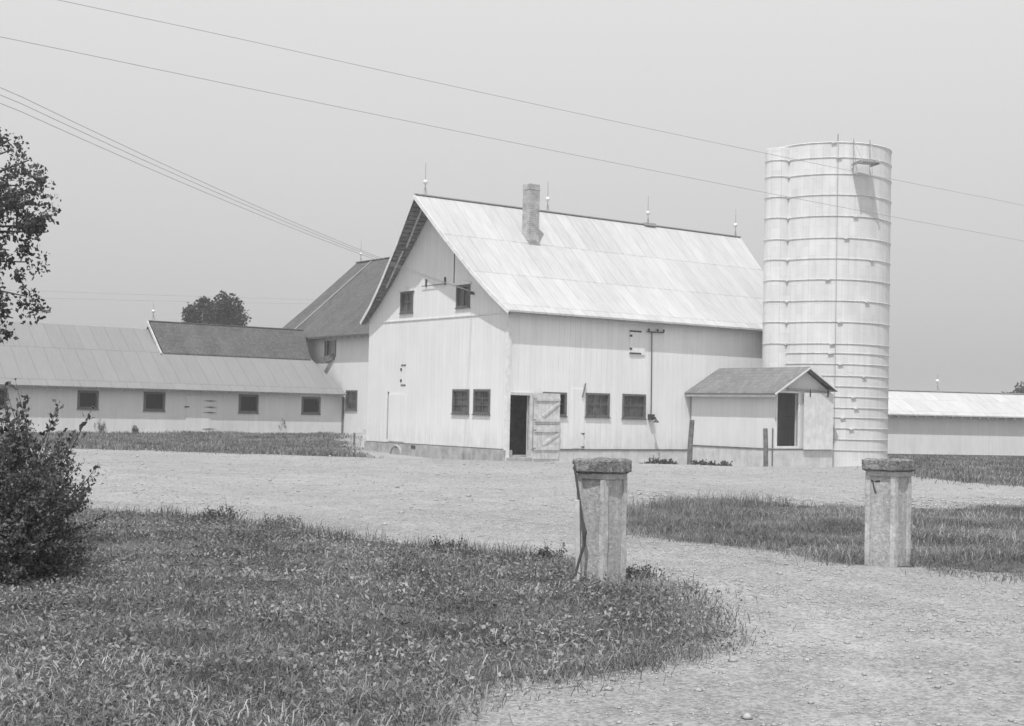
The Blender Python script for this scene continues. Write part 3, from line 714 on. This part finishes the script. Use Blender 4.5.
def slope_sheet(name, mat, parent, pts, th=.06):
    """a thick sheet over a flat-ish polygon of (x, y, z) points"""
    n = len(pts); vs = list(pts)+[(x, y, z-th) for x, y, z in pts]
    fs = [tuple(range(n)), tuple(range(2*n-1, n-1, -1))]+[(i, (i+1) % n, (i+1) % n+n, i+n) for i in range(n)]
    return MB().add(vs, fs).build(name, mat, parent)
zr = lambda y: 2.66+.73*(y)               # metal roof plane
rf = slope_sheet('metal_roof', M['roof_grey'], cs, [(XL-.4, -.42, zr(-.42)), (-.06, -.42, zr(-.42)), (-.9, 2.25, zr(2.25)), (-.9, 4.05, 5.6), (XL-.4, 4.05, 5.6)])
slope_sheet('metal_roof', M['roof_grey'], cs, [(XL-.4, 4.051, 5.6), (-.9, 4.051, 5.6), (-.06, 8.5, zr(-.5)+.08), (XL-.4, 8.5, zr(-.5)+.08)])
sr = slope_sheet('shingle_roof', M['shingle_x'], cs, [(-9.72, 2.15, 4.3), (-1.0, 2.15, 4.3), (-.55, 4.05, 6.05), (-9.8, 4.05, 6.05)], .13)
slope_sheet('shingle_roof', M['shingle_x'], cs, [(-9.8, 4.051, 6.05), (-.55, 4.051, 6.05), (-1, 6.0, 4.3), (-9.72, 6.0, 4.3)], .13)
MB().bar((-9.86, 2.1, 4.22), (-9.93, 4.05, 6.02), .06, .14).build('rake_board', M['palewood'], sr)
MB().bar((-9.9, 4.05, 6.06), (-.5, 4.05, 6.06), .14, .04).build('ridge_cap', M['oldwood'], sr)
tails(cs, [((x, -.39, zr(-.39)-.12), (x, -.001, zr(0)-.12)) for x in np.arange(XL+.1, -.3, .62)], .05, .1, M['palewood'])
MB().bar((XL-.3, -.433, zr(-.42)-.03), (-.06, -.433, zr(-.42)-.03), .02, .06).build('eave_board', M['oldwood'], rf)
dm = MB().box((-9.25, -.03, .15), (-7.95, -.002, 2.06)); dd = dm.build('door', M['smooth_x'], cs)
for z in (1.8, 1.48, 1.2, .34):
    MB().add([(-7.95, -.05, z+.03), (-7.55, -.05, z), (-7.95, -.05, z-.03), (-8.35, -.05, z), (-7.95, -.032, z+.03), (-7.55, -.032, z), (-7.95, -.032, z-.03), (-8.35, -.032, z)],
           [(0, 1, 2, 3), (7, 6, 5, 4), (0, 4, 5, 1), (1, 5, 6, 2), (2, 6, 7, 3), (3, 7, 4, 0)]).build('hinge', M['iron'], dd)
MB().box((-9.35, -.05, 1.44), (-9.1, -.031, 1.5)).build('latch', M['iron'], dd)
MB().box((-.12, -.05, .0), (-.0, -.002, 2.2)).build('corner_board', M['oldwood'], cs)
rod(cs, -9.6, 4.05, 6.08, 1.0)

bb = empty('shingled_barn', P1, A)
tag(bb, 'white barn with steep dark shingle roof standing behind the gable of the big barn', 'barn')
bg = gm
bwn = [(-1.49, 1.5, -.25, 2.57), (1.05, 4.45, 2.4, 5.4)]
yl, yr = 8.3, -7.5
MB().wall(bg, [(yr, -.3), (yl, -.3), (yl, 5.9), (yr, 5.9)], bwn).build('front_wall', M['smooth_y'], bb)
MB().wall(lambda u, v, d: (11+d, u, v), [(yr, -.3), (yl, -.3), (yl, 5.9), (yr, 5.9)]).build('back_wall', M['smooth_y'], bb)
for yy, s in ((yl, 1), (yr, -1)):
    MB().wall(lambda u, v, d: (u, yy+s*d, v), [(.145, -.3), (10.855, -.3), (10.855, 5.9), (5.5, 10.55), (.145, 5.9)]).build('end_wall', M['smooth_x'], bb)
window(bb, bg, bwn[0], 2, 3); 
w2 = MB().box((-.03, 1.05, 4.45), (.02, 1.14, 5.4)).box((-.03, 2.31, 4.45), (.02, 2.4, 5.4)).build('loft_opening', M['frame'], bb)
# a shutter hanging askew in the opening
MB().box((.3, .9, 4.0), (.33, 2.6, 5.6)).build('opening_lining', M['inside'], bb)
MB().bar((-.04, 1.2, 4.5), (-.3, 2.2, 4.25), .04, .35, (0, 0, 1)).build('hanging_shutter', M['oldwood'], bb)
zb = lambda x: 5.62+.86*(x+.5)
brf = slope_sheet('roof', M['shingle_y'], bb, [(-.5, yr-.4, 5.62), (-.5, yl+.4, 5.62), (2.4, yl+.4, zb(2.4)-.05), (5.5, yl+.4, zb(5.5)+.02), (5.5, yr-.4, zb(5.5)+.02), (2.4, yr-.4, zb(2.4)-.05)], .12)
slope_sheet('roof', M['shingle_y'], bb, [(11.5, yr-.4, 5.62), (11.5, yl+.4, 5.62), (5.501, yl+.4, zb(5.5)+.02), (5.501, yr-.4, zb(5.5)+.02)], .12)
MB().bar((5.5, yr-.4, zb(5.5)+.05), (5.5, yl+.4, zb(5.5)+.05), .2, .05).build('ridge_cap', M['oldwood'], brf)
MB().tube([(5.4, 6.7, zb(5.4)+.07), (-.5, 6.3, 5.72)], .03, 5).build('lightning_cable', M['galv'], brf)
tails(bb, [((-.45, y, 5.5), (-.001, y, 5.9)) for y in np.arange(yr+.1, yl, .7)], .05, .1, M['oldwood'])
rod(bb, 5.5, yl-.1, zb(5.5)+.05, 1.4)

# ------------------------------------------------------------------ long low shed (right)
P2 = Vector((17.71, 64.0, -.1)); a2 = math.radians(15)
ls = empty('long_shed', P2, a2)
tag(ls, 'long low white shed with pale metal roof and exposed rafter ends beyond the silo', 'shed')
X0, X1 = -6, 16; D2 = 5
lw = lambda u, v, d: (u, -d, v)
MB().wall(lw, [(X0, .06), (X1, .06), (X1, 2.08), (X0, 2.08)]).build('front_wall', M['smooth_x'], ls)
MB().wall(lambda u, v, d: (u, D2+d, v), [(X0, .06), (X1, .06), (X1, 2.08), (X0, 2.08)]).build('back_wall', M['smooth_x'], ls)
for xx, s in ((X0, -1), (X1, 1)): MB().wall(lambda u, v, d: (xx+s*d, u, v), [(.145, .06), (D2-.145, .06), (D2-.145, 2.08), (D2/2, 3.0), (.145, 2.08)]).build('end_wall', M['smooth_y'], ls)
MB().box((X0-.05, -.04, -.5), (X1+.05, D2+.04, .055)).build('foundation', M['found'], ls)
MB().box((X0, -.05, .06), (X1, -.002, .13)).build('sill_board', M['oldwood'], ls)
s_ = (3.12-2.08)/(D2/2)
lr = slope_sheet('roof', M['roof_long'], ls, [(X0-.3, -.36, 2.0), (X1+.3, -.36, 2.0), (X1+.3, D2/2, 3.15), (X0-.3, D2/2, 3.15)])
slope_sheet('roof', M['roof_long'], ls, [(X0-.3, D2/2+.001, 3.15), (X1+.3, D2/2+.001, 3.15), (X1+.3, D2+.36, 2.0), (X0-.3, D2+.36, 2.0)])
MB().bar((X0-.3, D2/2, 3.17), (X1+.3, D2/2, 3.17), .2, .04).build('ridge_cap', M['galv'], lr)
tails(ls, [((x, -.33, 1.9), (x, -.001, 2.02)) for x in np.arange(X0+.1, X1, .48)], .07, .12, M['palewood'])
rod(ls, 4.15, D2/2, 3.18, .85)

# ------------------------------------------------------------------ gateposts
def rough_block(sx, sy, sz, seed, cut=5, amp=.012, rnd=.02):
    bm = bmesh.new(); bmesh.ops.create_cube(bm, size=1); bmesh.ops.subdivide_edges(bm, edges=bm.edges[:], cuts=cut, use_grid_fill=True)
    r_ = random.Random(seed)
    ph = [(r_.uniform(0, 6), r_.uniform(8, 30), Vector((r_.uniform(-1, 1), r_.uniform(-1, 1), r_.uniform(-1, 1)))) for _ in range(9)]
    for v in bm.verts:
        p = Vector((v.co.x*sx, v.co.y*sy, v.co.z*sz)); q = Vector((abs(v.co.x)*2, abs(v.co.y)*2, abs(v.co.z)*2))
        k = sum(1 for c in q if c > .98)
        nrm = Vector((v.co.x if q.x > .98 else 0, v.co.y if q.y > .98 else 0, v.co.z if q.z > .98 else 0)).normalized()
        if k >= 2: p -= nrm*rnd*(k-1)*r_.uniform(.4, 1.3)
        d = sum(math.sin(a+f*p.dot(u)) for a, f, u in ph)/5
        v.co = p+nrm*d*amp
    return bm
def bm_obj(bm, name, mat, parent, loc=(0, 0, 0), smooth=True):
    me = bpy.data.meshes.new(name); 
    for f in bm.faces: f.smooth = smooth
    bm.to_mesh(me); bm.free(); me.materials.append(mat)
    o = bpy.data.objects.new(name, me); COL.objects.link(o); o.parent = parent; o.location = loc; return o
def gatepost(x, y, rz, label, seed, lean):
    t = empty('gatepost', (x, y, zgf(x, y)-.02), rz); t.rotation_euler = (lean[0], lean[1], rz)
    tag(t, label, 'gatepost', 'concrete gateposts of the drive')
    w = .172
    bm_obj(rough_block(.3, .3, 1.22, seed, 14, .006, .004), 'panel_core', M['post'], t, (0, 0, .50))
    for i, (sx, sy) in enumerate(((-1, -1), (1, -1), (1, 1), (-1, 1))):
        bm_obj(rough_block(.062, .062, 1.16, seed+i+1, 16, .007, .014), 'corner_pilaster', M['pilaster'], t, (sx*(w-.031), sy*(w-.031), .475))
    b_ = MB().box((-w, -w, 1.0), (w, w, 1.062)); b_.build('neck_band', M['post'], t, .008)
    bm_obj(rough_block(.405, .405, .125, seed+9, 13, .018, .02), 'capstone', M['cap'], t, (0, 0, 1.125))
    return t
RZ = math.radians(46.5)
gatepost(.89, 13.02, RZ, 'weathered concrete gatepost with mossy cap and a bent iron bar leaning on it', 3, (.0, -.008))
gp = gatepost(4.185, 15.1, RZ, 'weathered concrete gatepost in rough grass with a small iron hook on its face', 17, (.0, .004)); gp.scale = (1.07, 1.07, 1.0)
# hook on the right post (a bent hinge strap)
hk = MB(); base = at(875, 484, 14.86)
hk.tube([at(869, 479, 15.1), at(873, 481, 15.06), at(874, 487, 15.05), at(876, 493, 15.03)], .013, 6).tube([at(873.5, 482, 15.06), at(880, 481, 15.0)], .011, 6)
tag(hk.build('hinge_hook', M['iron']), 'bent iron hinge hook fixed on the face of the gatepost by the rough grass', 'hook')
q = [at(574.5, 466, 12.98), at(578, 490, 12.93), at(582.5, 520, 12.87), at(585, 532, 12.84), at(584, 545, 12.84), at(579, 561, 12.82), at(575, 577, 12.8)]
q[-1].z = max(.02, q[-1].z)
tag(MB().tube(q, [.012, .012, .013, .02, .015, .013, .012], 7).build('iron_bar', M['iron']), 'bent dark iron bar leaning on the gatepost beside the foreground verge', 'bar')
b0 = at(578.5, 576, 12.92); b1 = at(577, 500, 12.9); b0.z = 0
tag(MB().bar(b0, b1, .045, .03, (0, 1, 0)).build('board', M['palewood'], None, .003), 'short pale board propped upright against the gatepost with the iron bar', 'board')

# ------------------------------------------------------------------ small yard things
def wpost(px, ytop, ybot, dep, r, label, lean=0, group=None):
    p = at(px, ybot, dep); t_ = at(px, ytop, dep); z0 = zgf(p.x, p.y)
    mb = MB(); n = 7; hh = t_.z-z0
    mb.tube([(p.x, p.y, z0-.2), (p.x+lean*.3, p.y, z0+hh*.5), (p.x+lean, p.y, t_.z-.03), (p.x+lean, p.y, t_.z)], [r*1.05, r, r*.95, r*.7], 9)
    return tag(mb.build('fence_post', M['oldwood']), label, 'post', group)
wpost(689.5, 419.5, 459, 52.0, .1, 'thick wooden post at the corner where the small shed meets the barn', .08)
wpost(766, 428, 466, 47.6, .085, 'thinner wooden post standing in front of the sliding-door shed', -.04)
wpost(772.5, 428, 449, 48.9, .03, 'short thin stick standing against the door frame of the small shed', 0)
# stile boards near the left corner of the barn
p = at(361, 444, 60); z0 = zgf(p.x, p.y)
st = empty('hitching_rail', (p.x, p.y, z0)); tag(st, 'low broken white rail and leaning board at the corner of the barn', 'rail')
MB().bar((.1, 0, -.1), (.2, .02, .78), .22, .05, (0, 1, 0)).build('leaning_board', M['palewood'], st)
MB().box((-.35, .05, -.2), (-.27, .13, .62)).box((.22, .1, -.2), (.32, .2, .72)).build('post', M['oldwood'], st)
MB().bar((-.4, .09, .58), (.3, .12, .6), .05, .1).build('rail', M['palewood'], st)
# half-buried iron hoop by the foundation
p = C0+RV*(-.35)+GV*7.0; z0 = zgf(p.x, p.y)
cx = [(p.x+.42*math.cos(t)*(.59), p.y-.42*math.cos(t)*.81, -.02-.3+.42*math.sin(t)) for t in np.linspace(-.3, math.pi+.3, 20)]
tag(MB().tube([(a, b, c+.05) for a, b, c in cx], .05, 8).build('wheel_rim', M['galv']), 'old wheel rim half buried at the foot of the barn gable', 'rim')

# ------------------------------------------------------------------ wires
def wire(p, q, sag, label, cat='wire', group=None, r=.006, ext=(0.5, 0.6)):
    d = q-p; pts = []
    for i in range(41):
        t = -ext[0]+(1+ext[0]+ext[1])*i/40; s = min(1.0, max(0.0, t))
        pts.append(p+d*t+Vector((0, 0, -4*sag*s*(1-s))))
    return tag(MB().tube(pts, r, 5).build('overhead_wire', M['wire']), label, cat, group)
wire(at(22, 41, 24), at(1003, 237, 47), .09, 'lower of the two long overhead wires that pass in front of the silo', group='wires across the yard')
wire(at(223, 35, 27), at(1003, 201, 45.5), .08, 'upper of the two long overhead wires that pass in front of the silo', group='wires across the yard')
ins = C0+RV*(-.1)+GV*2.25
for i, (py, lab) in enumerate(((97, 'topmost of the three service wires running to the barn gable'), (104, 'middle of the three service wires running to the barn gable'), (112, 'lowest of the three service wires running to the barn gable'))):
    e_ = Vector((ins.x, ins.y, 6.05))-RV*.06*i
    wire(at(22, py, 27+.3*i), e_, .22, lab, group='service wires to the barn', ext=(.6, 0), r=.007)
wire(at(40, 291, 125), at(330, 300, 150), .05, 'faint far wire above the cattle shed roof, higher of the pair', group='far wires', r=.013, ext=(.3, .3))
wire(at(40, 298, 125), at(330, 304, 150), .05, 'faint far wire above the cattle shed roof, lower of the pair', group='far wires', r=.013, ext=(.3, .3))

# ------------------------------------------------------------------ trees and shrubs
def leaf_cloud(centres, radii, counts, size, seed, squash=1.0, droop=.3):
    r_ = np.random.default_rng(seed); V = []
    for c, rad, k in zip(centres, radii, counts):
        d = r_.normal(size=(k, 3)); d /= np.linalg.norm(d, axis=1)[:, None]; d *= (r_.uniform(0, 1, k)**.45)[:, None]*rad; d[:, 2] *= squash
        p = np.asarray(c)+d; s = size*r_.uniform(.6, 1.35, k)
        f = r_.normal(size=(k, 3)); f[:, 2] -= droop; f /= np.linalg.norm(f, axis=1)[:, None]
        u = r_.normal(size=(k, 3)); sd = np.cross(f, u); sd /= np.linalg.norm(sd, axis=1)[:, None]
        nn = np.cross(f, sd)
        f *= s[:, None]; sd *= (s*.33)[:, None]; nn *= (s*.12)[:, None]
        V.append(np.stack([p, p+f*.45+sd+nn, p+f, p+f*.45-sd+nn], 1))
    V = np.concatenate(V).reshape(-1, 3); n = len(V)//4
    k = np.arange(n)[:, None]*4
    return V, np.concatenate([k+np.array([[0, 1, 2]]), k+np.array([[0, 2, 3]])], 0)
def tree(name, base, height, crown_c, crown_r, nclump, leaves, leaf_size, trunk_r, label, cat, seed, clump_r=.35, mat='leaf'):
    r_ = random.Random(seed); t = empty(name, base); tag(t, label, cat)
    cc = Vector(crown_c); cr = Vector(crown_r); cs_, rr, kk = [], [], []
    while len(cs_) < nclump:
        d = Vector((r_.gauss(0, 1), r_.gauss(0, 1), r_.gauss(0, 1))).normalized()*(r_.uniform(.15, 1)**.5)
        p = Vector((cc.x+d.x*cr.x, cc.y+d.y*cr.y, cc.z+d.z*cr.z)); cs_.append(p)
        q = clump_r*r_.uniform(.55, 1.3); rr.append(q); kk.append(int(leaves*(q/clump_r)**2))
    mb = MB(); top = Vector((cc.x*.7, cc.y*.7, cc.z+cr.z*.3))
    tr = [Vector((0, 0, -.3))+(top-Vector((0, 0, -.3)))*s+Vector((r_.gauss(0, trunk_r*.4), r_.gauss(0, trunk_r*.4), 0))*(1 if 0 < s < 1 else 0) for s in (0, .12, .3, .5, .75, 1)]
    mb.tube(tr, [trunk_r*1.35, trunk_r, trunk_r*.85, trunk_r*.68, trunk_r*.4, trunk_r*.12], 10)
    for i, p in enumerate(cs_):
        s0 = r_.uniform(.35, .9); k = s0*5; j = min(4, int(k)); a = tr[min(5, j)]; b = tr[min(5, j+1)]; st_ = a+(b-a)*(k-j) if j < 5 else tr[5]
        mid = (st_+p)/2+Vector((0, 0, .08*(p-st_).length)); w = trunk_r*.22*(1.1-s0)+.006
        mb.tube([st_, mid, p], [w, w*.6, w*.2], 5)
    mb.build('trunk', M['bark'], t)
    V, T = leaf_cloud([tuple(p) for p in cs_], rr, kk, leaf_size, seed)
    tri_mesh('crown', V, T, M[mat], t); return t
# maple beyond the shed
b = at(214, 330, 112); b.z = 0
tree('maple_tree', b, 11, (0, 0, 8.15), (2.35, 2.2, 2.85), 60, 240, .27, .3, 'round dark tree rising behind the shingled roof of the cattle shed', 'tree', 5, .7, 'leaf_far')
b = at(1030, 400, 125); b.z = 0
tree('maple_tree', b, 7, (0, 0, 2.9), (2.6, 2.4, 2.0), 50, 200, .3, .22, 'far dark tree top just showing past the ridge of the long shed', 'tree', 9, .75)
# branches reaching in from the left
b = Vector((-6.5, 14.2, zgf(-6.5, 14.2)))
r_ = random.Random(4)
tt = empty('elm_tree', b); tag(tt, 'leafy tree reaching into view at the picture edge above the bush', 'tree')
cl = []; mb = MB()
trk = [Vector((0, 0, -.3)), Vector((.05, 0, 1.2)), Vector((0, .05, 2.5)), Vector((.1, 0, 3.8)), Vector((.05, .1, 5.0))]
mb.tube(trk, [.2, .16, .13, .09, .03], 10)
def limb(z0, px, py, dep, w):
    s = Vector((.03, 0, z0)); e_ = at(px-9, py, dep)-b; mid = (s+e_)/2+Vector((0, 0, .18))
    mb.tube([s, mid, e_], [w, w*.6, w*.2], 6)
    for k in range(7):
        t = r_.uniform(.5, 1.05); p = (s*(1-t)**2+mid*2*t*(1-t)+e_*t*t)+Vector((r_.gauss(0, .075), r_.gauss(0, .12), r_.gauss(0, .1)-.03)); cl.append(p)
for z0, px, py, dep in ((3.2, 38, 160, 13.6), (3.3, 52, 205, 13.7), (3.0, 46, 225, 14), (2.7, 38, 262, 13.8), (2.6, 34, 296, 13.5), (2.4, 22, 318, 13.5), (3.4, 20, 150, 14.2), (3.6, 10, 130, 14.2), (3, 14, 200, 14.5),
                        (2.9, 18, 250, 13.6), (2.6, 10, 290, 14), (3.5, -20, 120, 14), (3, -30, 200, 13.6), (4.2, -60, 100, 14.5), (3.4, 30, 185, 14.3), (3.1, 48, 190, 13.4), (3.0, 56, 232, 13.8), (4.4, -120, 80, 14), (3.8, -170, 130, 14)):
    limb(z0, px, py, dep, .03)
mb.build('trunk', M['bark'], tt)
V, T = leaf_cloud([tuple(p) for p in cl], [.13*random.uniform(.6, 1.3) for _ in cl], [56]*len(cl), .05, 3, 1.0, .7)
tri_mesh('crown', V, T, M['leaf'], tt)
# shrub under it: arching shoots
def shrub(base, n, length, spread, leaf, seed, label, name='shrub', mat='leaf_bush', per=46, upb=.75):
    r_ = np.random.default_rng(seed); t = empty(name, base); tag(t, label, name)
    mb = MB(); cs_, V = [], []
    mb.lathe([(.08, -.1), (.22, -.06), (.2, .0), (.05, .04)], 9)
    for i in range(n):
        a = r_.uniform(0, 6.283); tilt = spread*r_.uniform(.05, 1)**.7; ln = length*r_.uniform(.55, 1.08)*(1-.28*tilt/spread)
        if n > 500 and i % 3 == 0: tilt = r_.uniform(.85, 1.4); ln = length*r_.uniform(.35, .62)
        d = np.array([math.cos(a)*math.sin(tilt), math.sin(a)*math.sin(tilt), math.cos(tilt)])
        s = np.array([np.clip(r_.normal(0, .1), -.16, .16), np.clip(r_.normal(0, .1), -.16, .16), -.05])
        m_ = s+d*ln*.55; e_ = s+d*ln+np.array([math.cos(a), math.sin(a), -.5])*ln*.12*r_.uniform(.2, 1.5)
        mb.tube([s, m_, e_], [.009, .006, .002], 4, False)
        u = r_.uniform(.12, 1.0, per)**.8; p = (s[None]*((1-u)**2)[:, None]+m_[None]*(2*u*(1-u))[:, None]+e_[None]*(u*u)[:, None])
        p += r_.normal(0, .018+.03*(1-u)[:, None], (per, 3))
        sz = leaf*r_.uniform(.6, 1.3, per); f = d[None]*.7+r_.normal(0, .75, (per, 3)); f /= np.linalg.norm(f, axis=1)[:, None]
        sd = np.cross(f, r_.normal(size=(per, 3))); sd /= np.linalg.norm(sd, axis=1)[:, None]; nn = np.cross(f, sd)
        f *= sz[:, None]; sd *= (sz*.3)[:, None]; nn *= (sz*.1)[:, None]
        V.append(np.stack([p, p+f*.45+sd+nn, p+f, p+f*.45-sd+nn], 1))
    mb.build('stems', M['bark'], t)
    V = np.concatenate(V).reshape(-1, 3); k = np.arange(len(V)//4)[:, None]*4
    tri_mesh('foliage', V, np.concatenate([k+np.array([[0, 1, 2]]), k+np.array([[0, 2, 3]])], 0), M[mat], t); return t
shrub(Vector((-4.72, 12.25, 0)), 680, 1.6, .92, .036, 8, 'dense dark bush with feathery shoots at the edge of the verge', per=150)
shrub(Vector((-4.42, 12.6, 0)), 54, 1.95, .24, .062, 21, 'sparser tall leafy shoots rising behind the dense bush', per=40)
# weeds at the foot of the walls
def weed(p, h, n, seed, label, group=None, sp=1.0, leaf=.09):
    o = shrub(Vector((p.x, p.y, zgf(p.x, p.y))), n, h, sp, leaf, seed, label, 'weed_clump', 'leaf_bush', 22); o['category'] = 'weeds'
    if group: o['group'] = group
for i, (px, py, dep, h, lab) in enumerate(((655, 458, 50.3, .5, 'weed clump at the barn wall below the wall lamp'), (668, 459, 50.8, .45, 'weed clump on the barn wall foot, left of the thick wooden post'),
        (700, 461, 50.9, .45, 'weed clump at the shed foundation just right of the thick post'), (712, 462, 50.2, .35, 'smaller weed clump midway along the shed foundation'), (724, 462, 49.6, .4, 'weed clump at the shed foundation nearest the thin post'),
        (645, 459, 50.0, .3, 'low weed tuft at the barn wall under the third window'))):
    weed(at(px, py, dep), h, 60, 40+i, lab, 'weeds along the barn foot', 1.15)
for i, (px, py, dep, h, lab) in enumerate(((282, 436, 74, 1.0, 'tall weed in the grass before the cattle shed, left of its last window'), (100, 436, 68, .9, 'thin tall weed before the cattle shed under its first window'), (298, 437, 75, .7, 'bushy weed before the cattle shed below its last window'), (135, 436, 69, .6, 'small weed before the cattle shed under its second window'))):
    weed(at(px, py, dep), h, 26, 60+i, lab, 'weeds before the cattle shed', .3, .06)
for i, (px, py, h, lab) in enumerate(((211, 524, .34, 'leafy tall weed on the rim of the verge nearest the bush'), (225, 523, .4, 'tallest leafy weed on the rim of the verge'), (280, 528, .28, 'small leafy weed on the rim of the verge mid-way to the gatepost'), (448, 552, .3, 'leafy weed on the rim of the verge left of the gatepost'), (545, 562, .3, 'leafy weed on the verge rim close by the gatepost'), (640, 578, .22, 'weed tuft at the foot of the gatepost with the iron bar'))):
    p = on_ground(px, py); weed(p, h*.85, 22, 80+i, lab, 'weeds on the rim of the verge', .55, .03)

# ------------------------------------------------------------------ haze, sky, sun
HZ = .0013
hb = MB().box((-905, -905, -2.5), (905, 905, 17)); 
mz = bpy.data.materials.new('summer_haze'); mz.use_nodes = True; t = NT(mz.node_tree)
pv = t.n('ShaderNodeVolumePrincipled', {'Color': (.95, .95, .95, 1), 'Density': HZ, 'Anisotropy': 0.0}); o_ = t.n('ShaderNodeOutputMaterial', {'Volume': pv})
hz_o = hb.build('haze', mz); tag(hz_o, 'thin summer haze over the farm yard', None, None, 'stuff')

trav = (RV*.36+GV*.295+Vector((0, 0, -1))).normalized()
el = math.asin(-trav.z); rot = math.atan2(-trav.x, -trav.y)
sl = bpy.data.lights.new('sun', 'SUN'); sl.energy = 3.4; sl.angle = math.radians(.6); sl.color = (1, 1, 1)
so = bpy.data.objects.new('sun', sl); COL.objects.link(so); so.rotation_euler = trav.to_track_quat('-Z', 'Y').to_euler(); so.location = (0, -20, 40)
wd = bpy.data.worlds.new('World'); scn.world = wd; wd.use_nodes = True; t = NT(wd.node_tree)
sky = t.n('ShaderNodeTexSky', sky_type='NISHITA', sun_disc=False, sun_elevation=el, sun_rotation=rot, air_density=1.0, dust_density=3.0, ozone_density=1.0, altitude=0)
bw = t.n('ShaderNodeRGBToBW', {0: sky}).outputs[0]
gz = t.n('ShaderNodeSeparateXYZ', {0: t.n('ShaderNodeTexCoord').outputs['Generated']}).outputs[2]
soft = t.m('POWER', bw, .3)
val = t.m('MULTIPLY', soft, t.ramp(gz, 0, .3, 3.1, 5.4))
bgn = t.n('ShaderNodeBackground', {'Color': t.grey(val), 'Strength': .1}); t.n('ShaderNodeOutputWorld', {'Surface': bgn})

scn.view_settings.view_transform = 'Standard'; scn.view_settings.look = 'None'
scn.view_settings.exposure = .12; scn.view_settings.gamma = 1; scn.view_settings.use_curve_mapping = False
scn.render.engine = 'CYCLES'; scn.cycles.max_bounces = 6; scn.cycles.volume_bounces = 0
scn.cycles.use_denoising = True
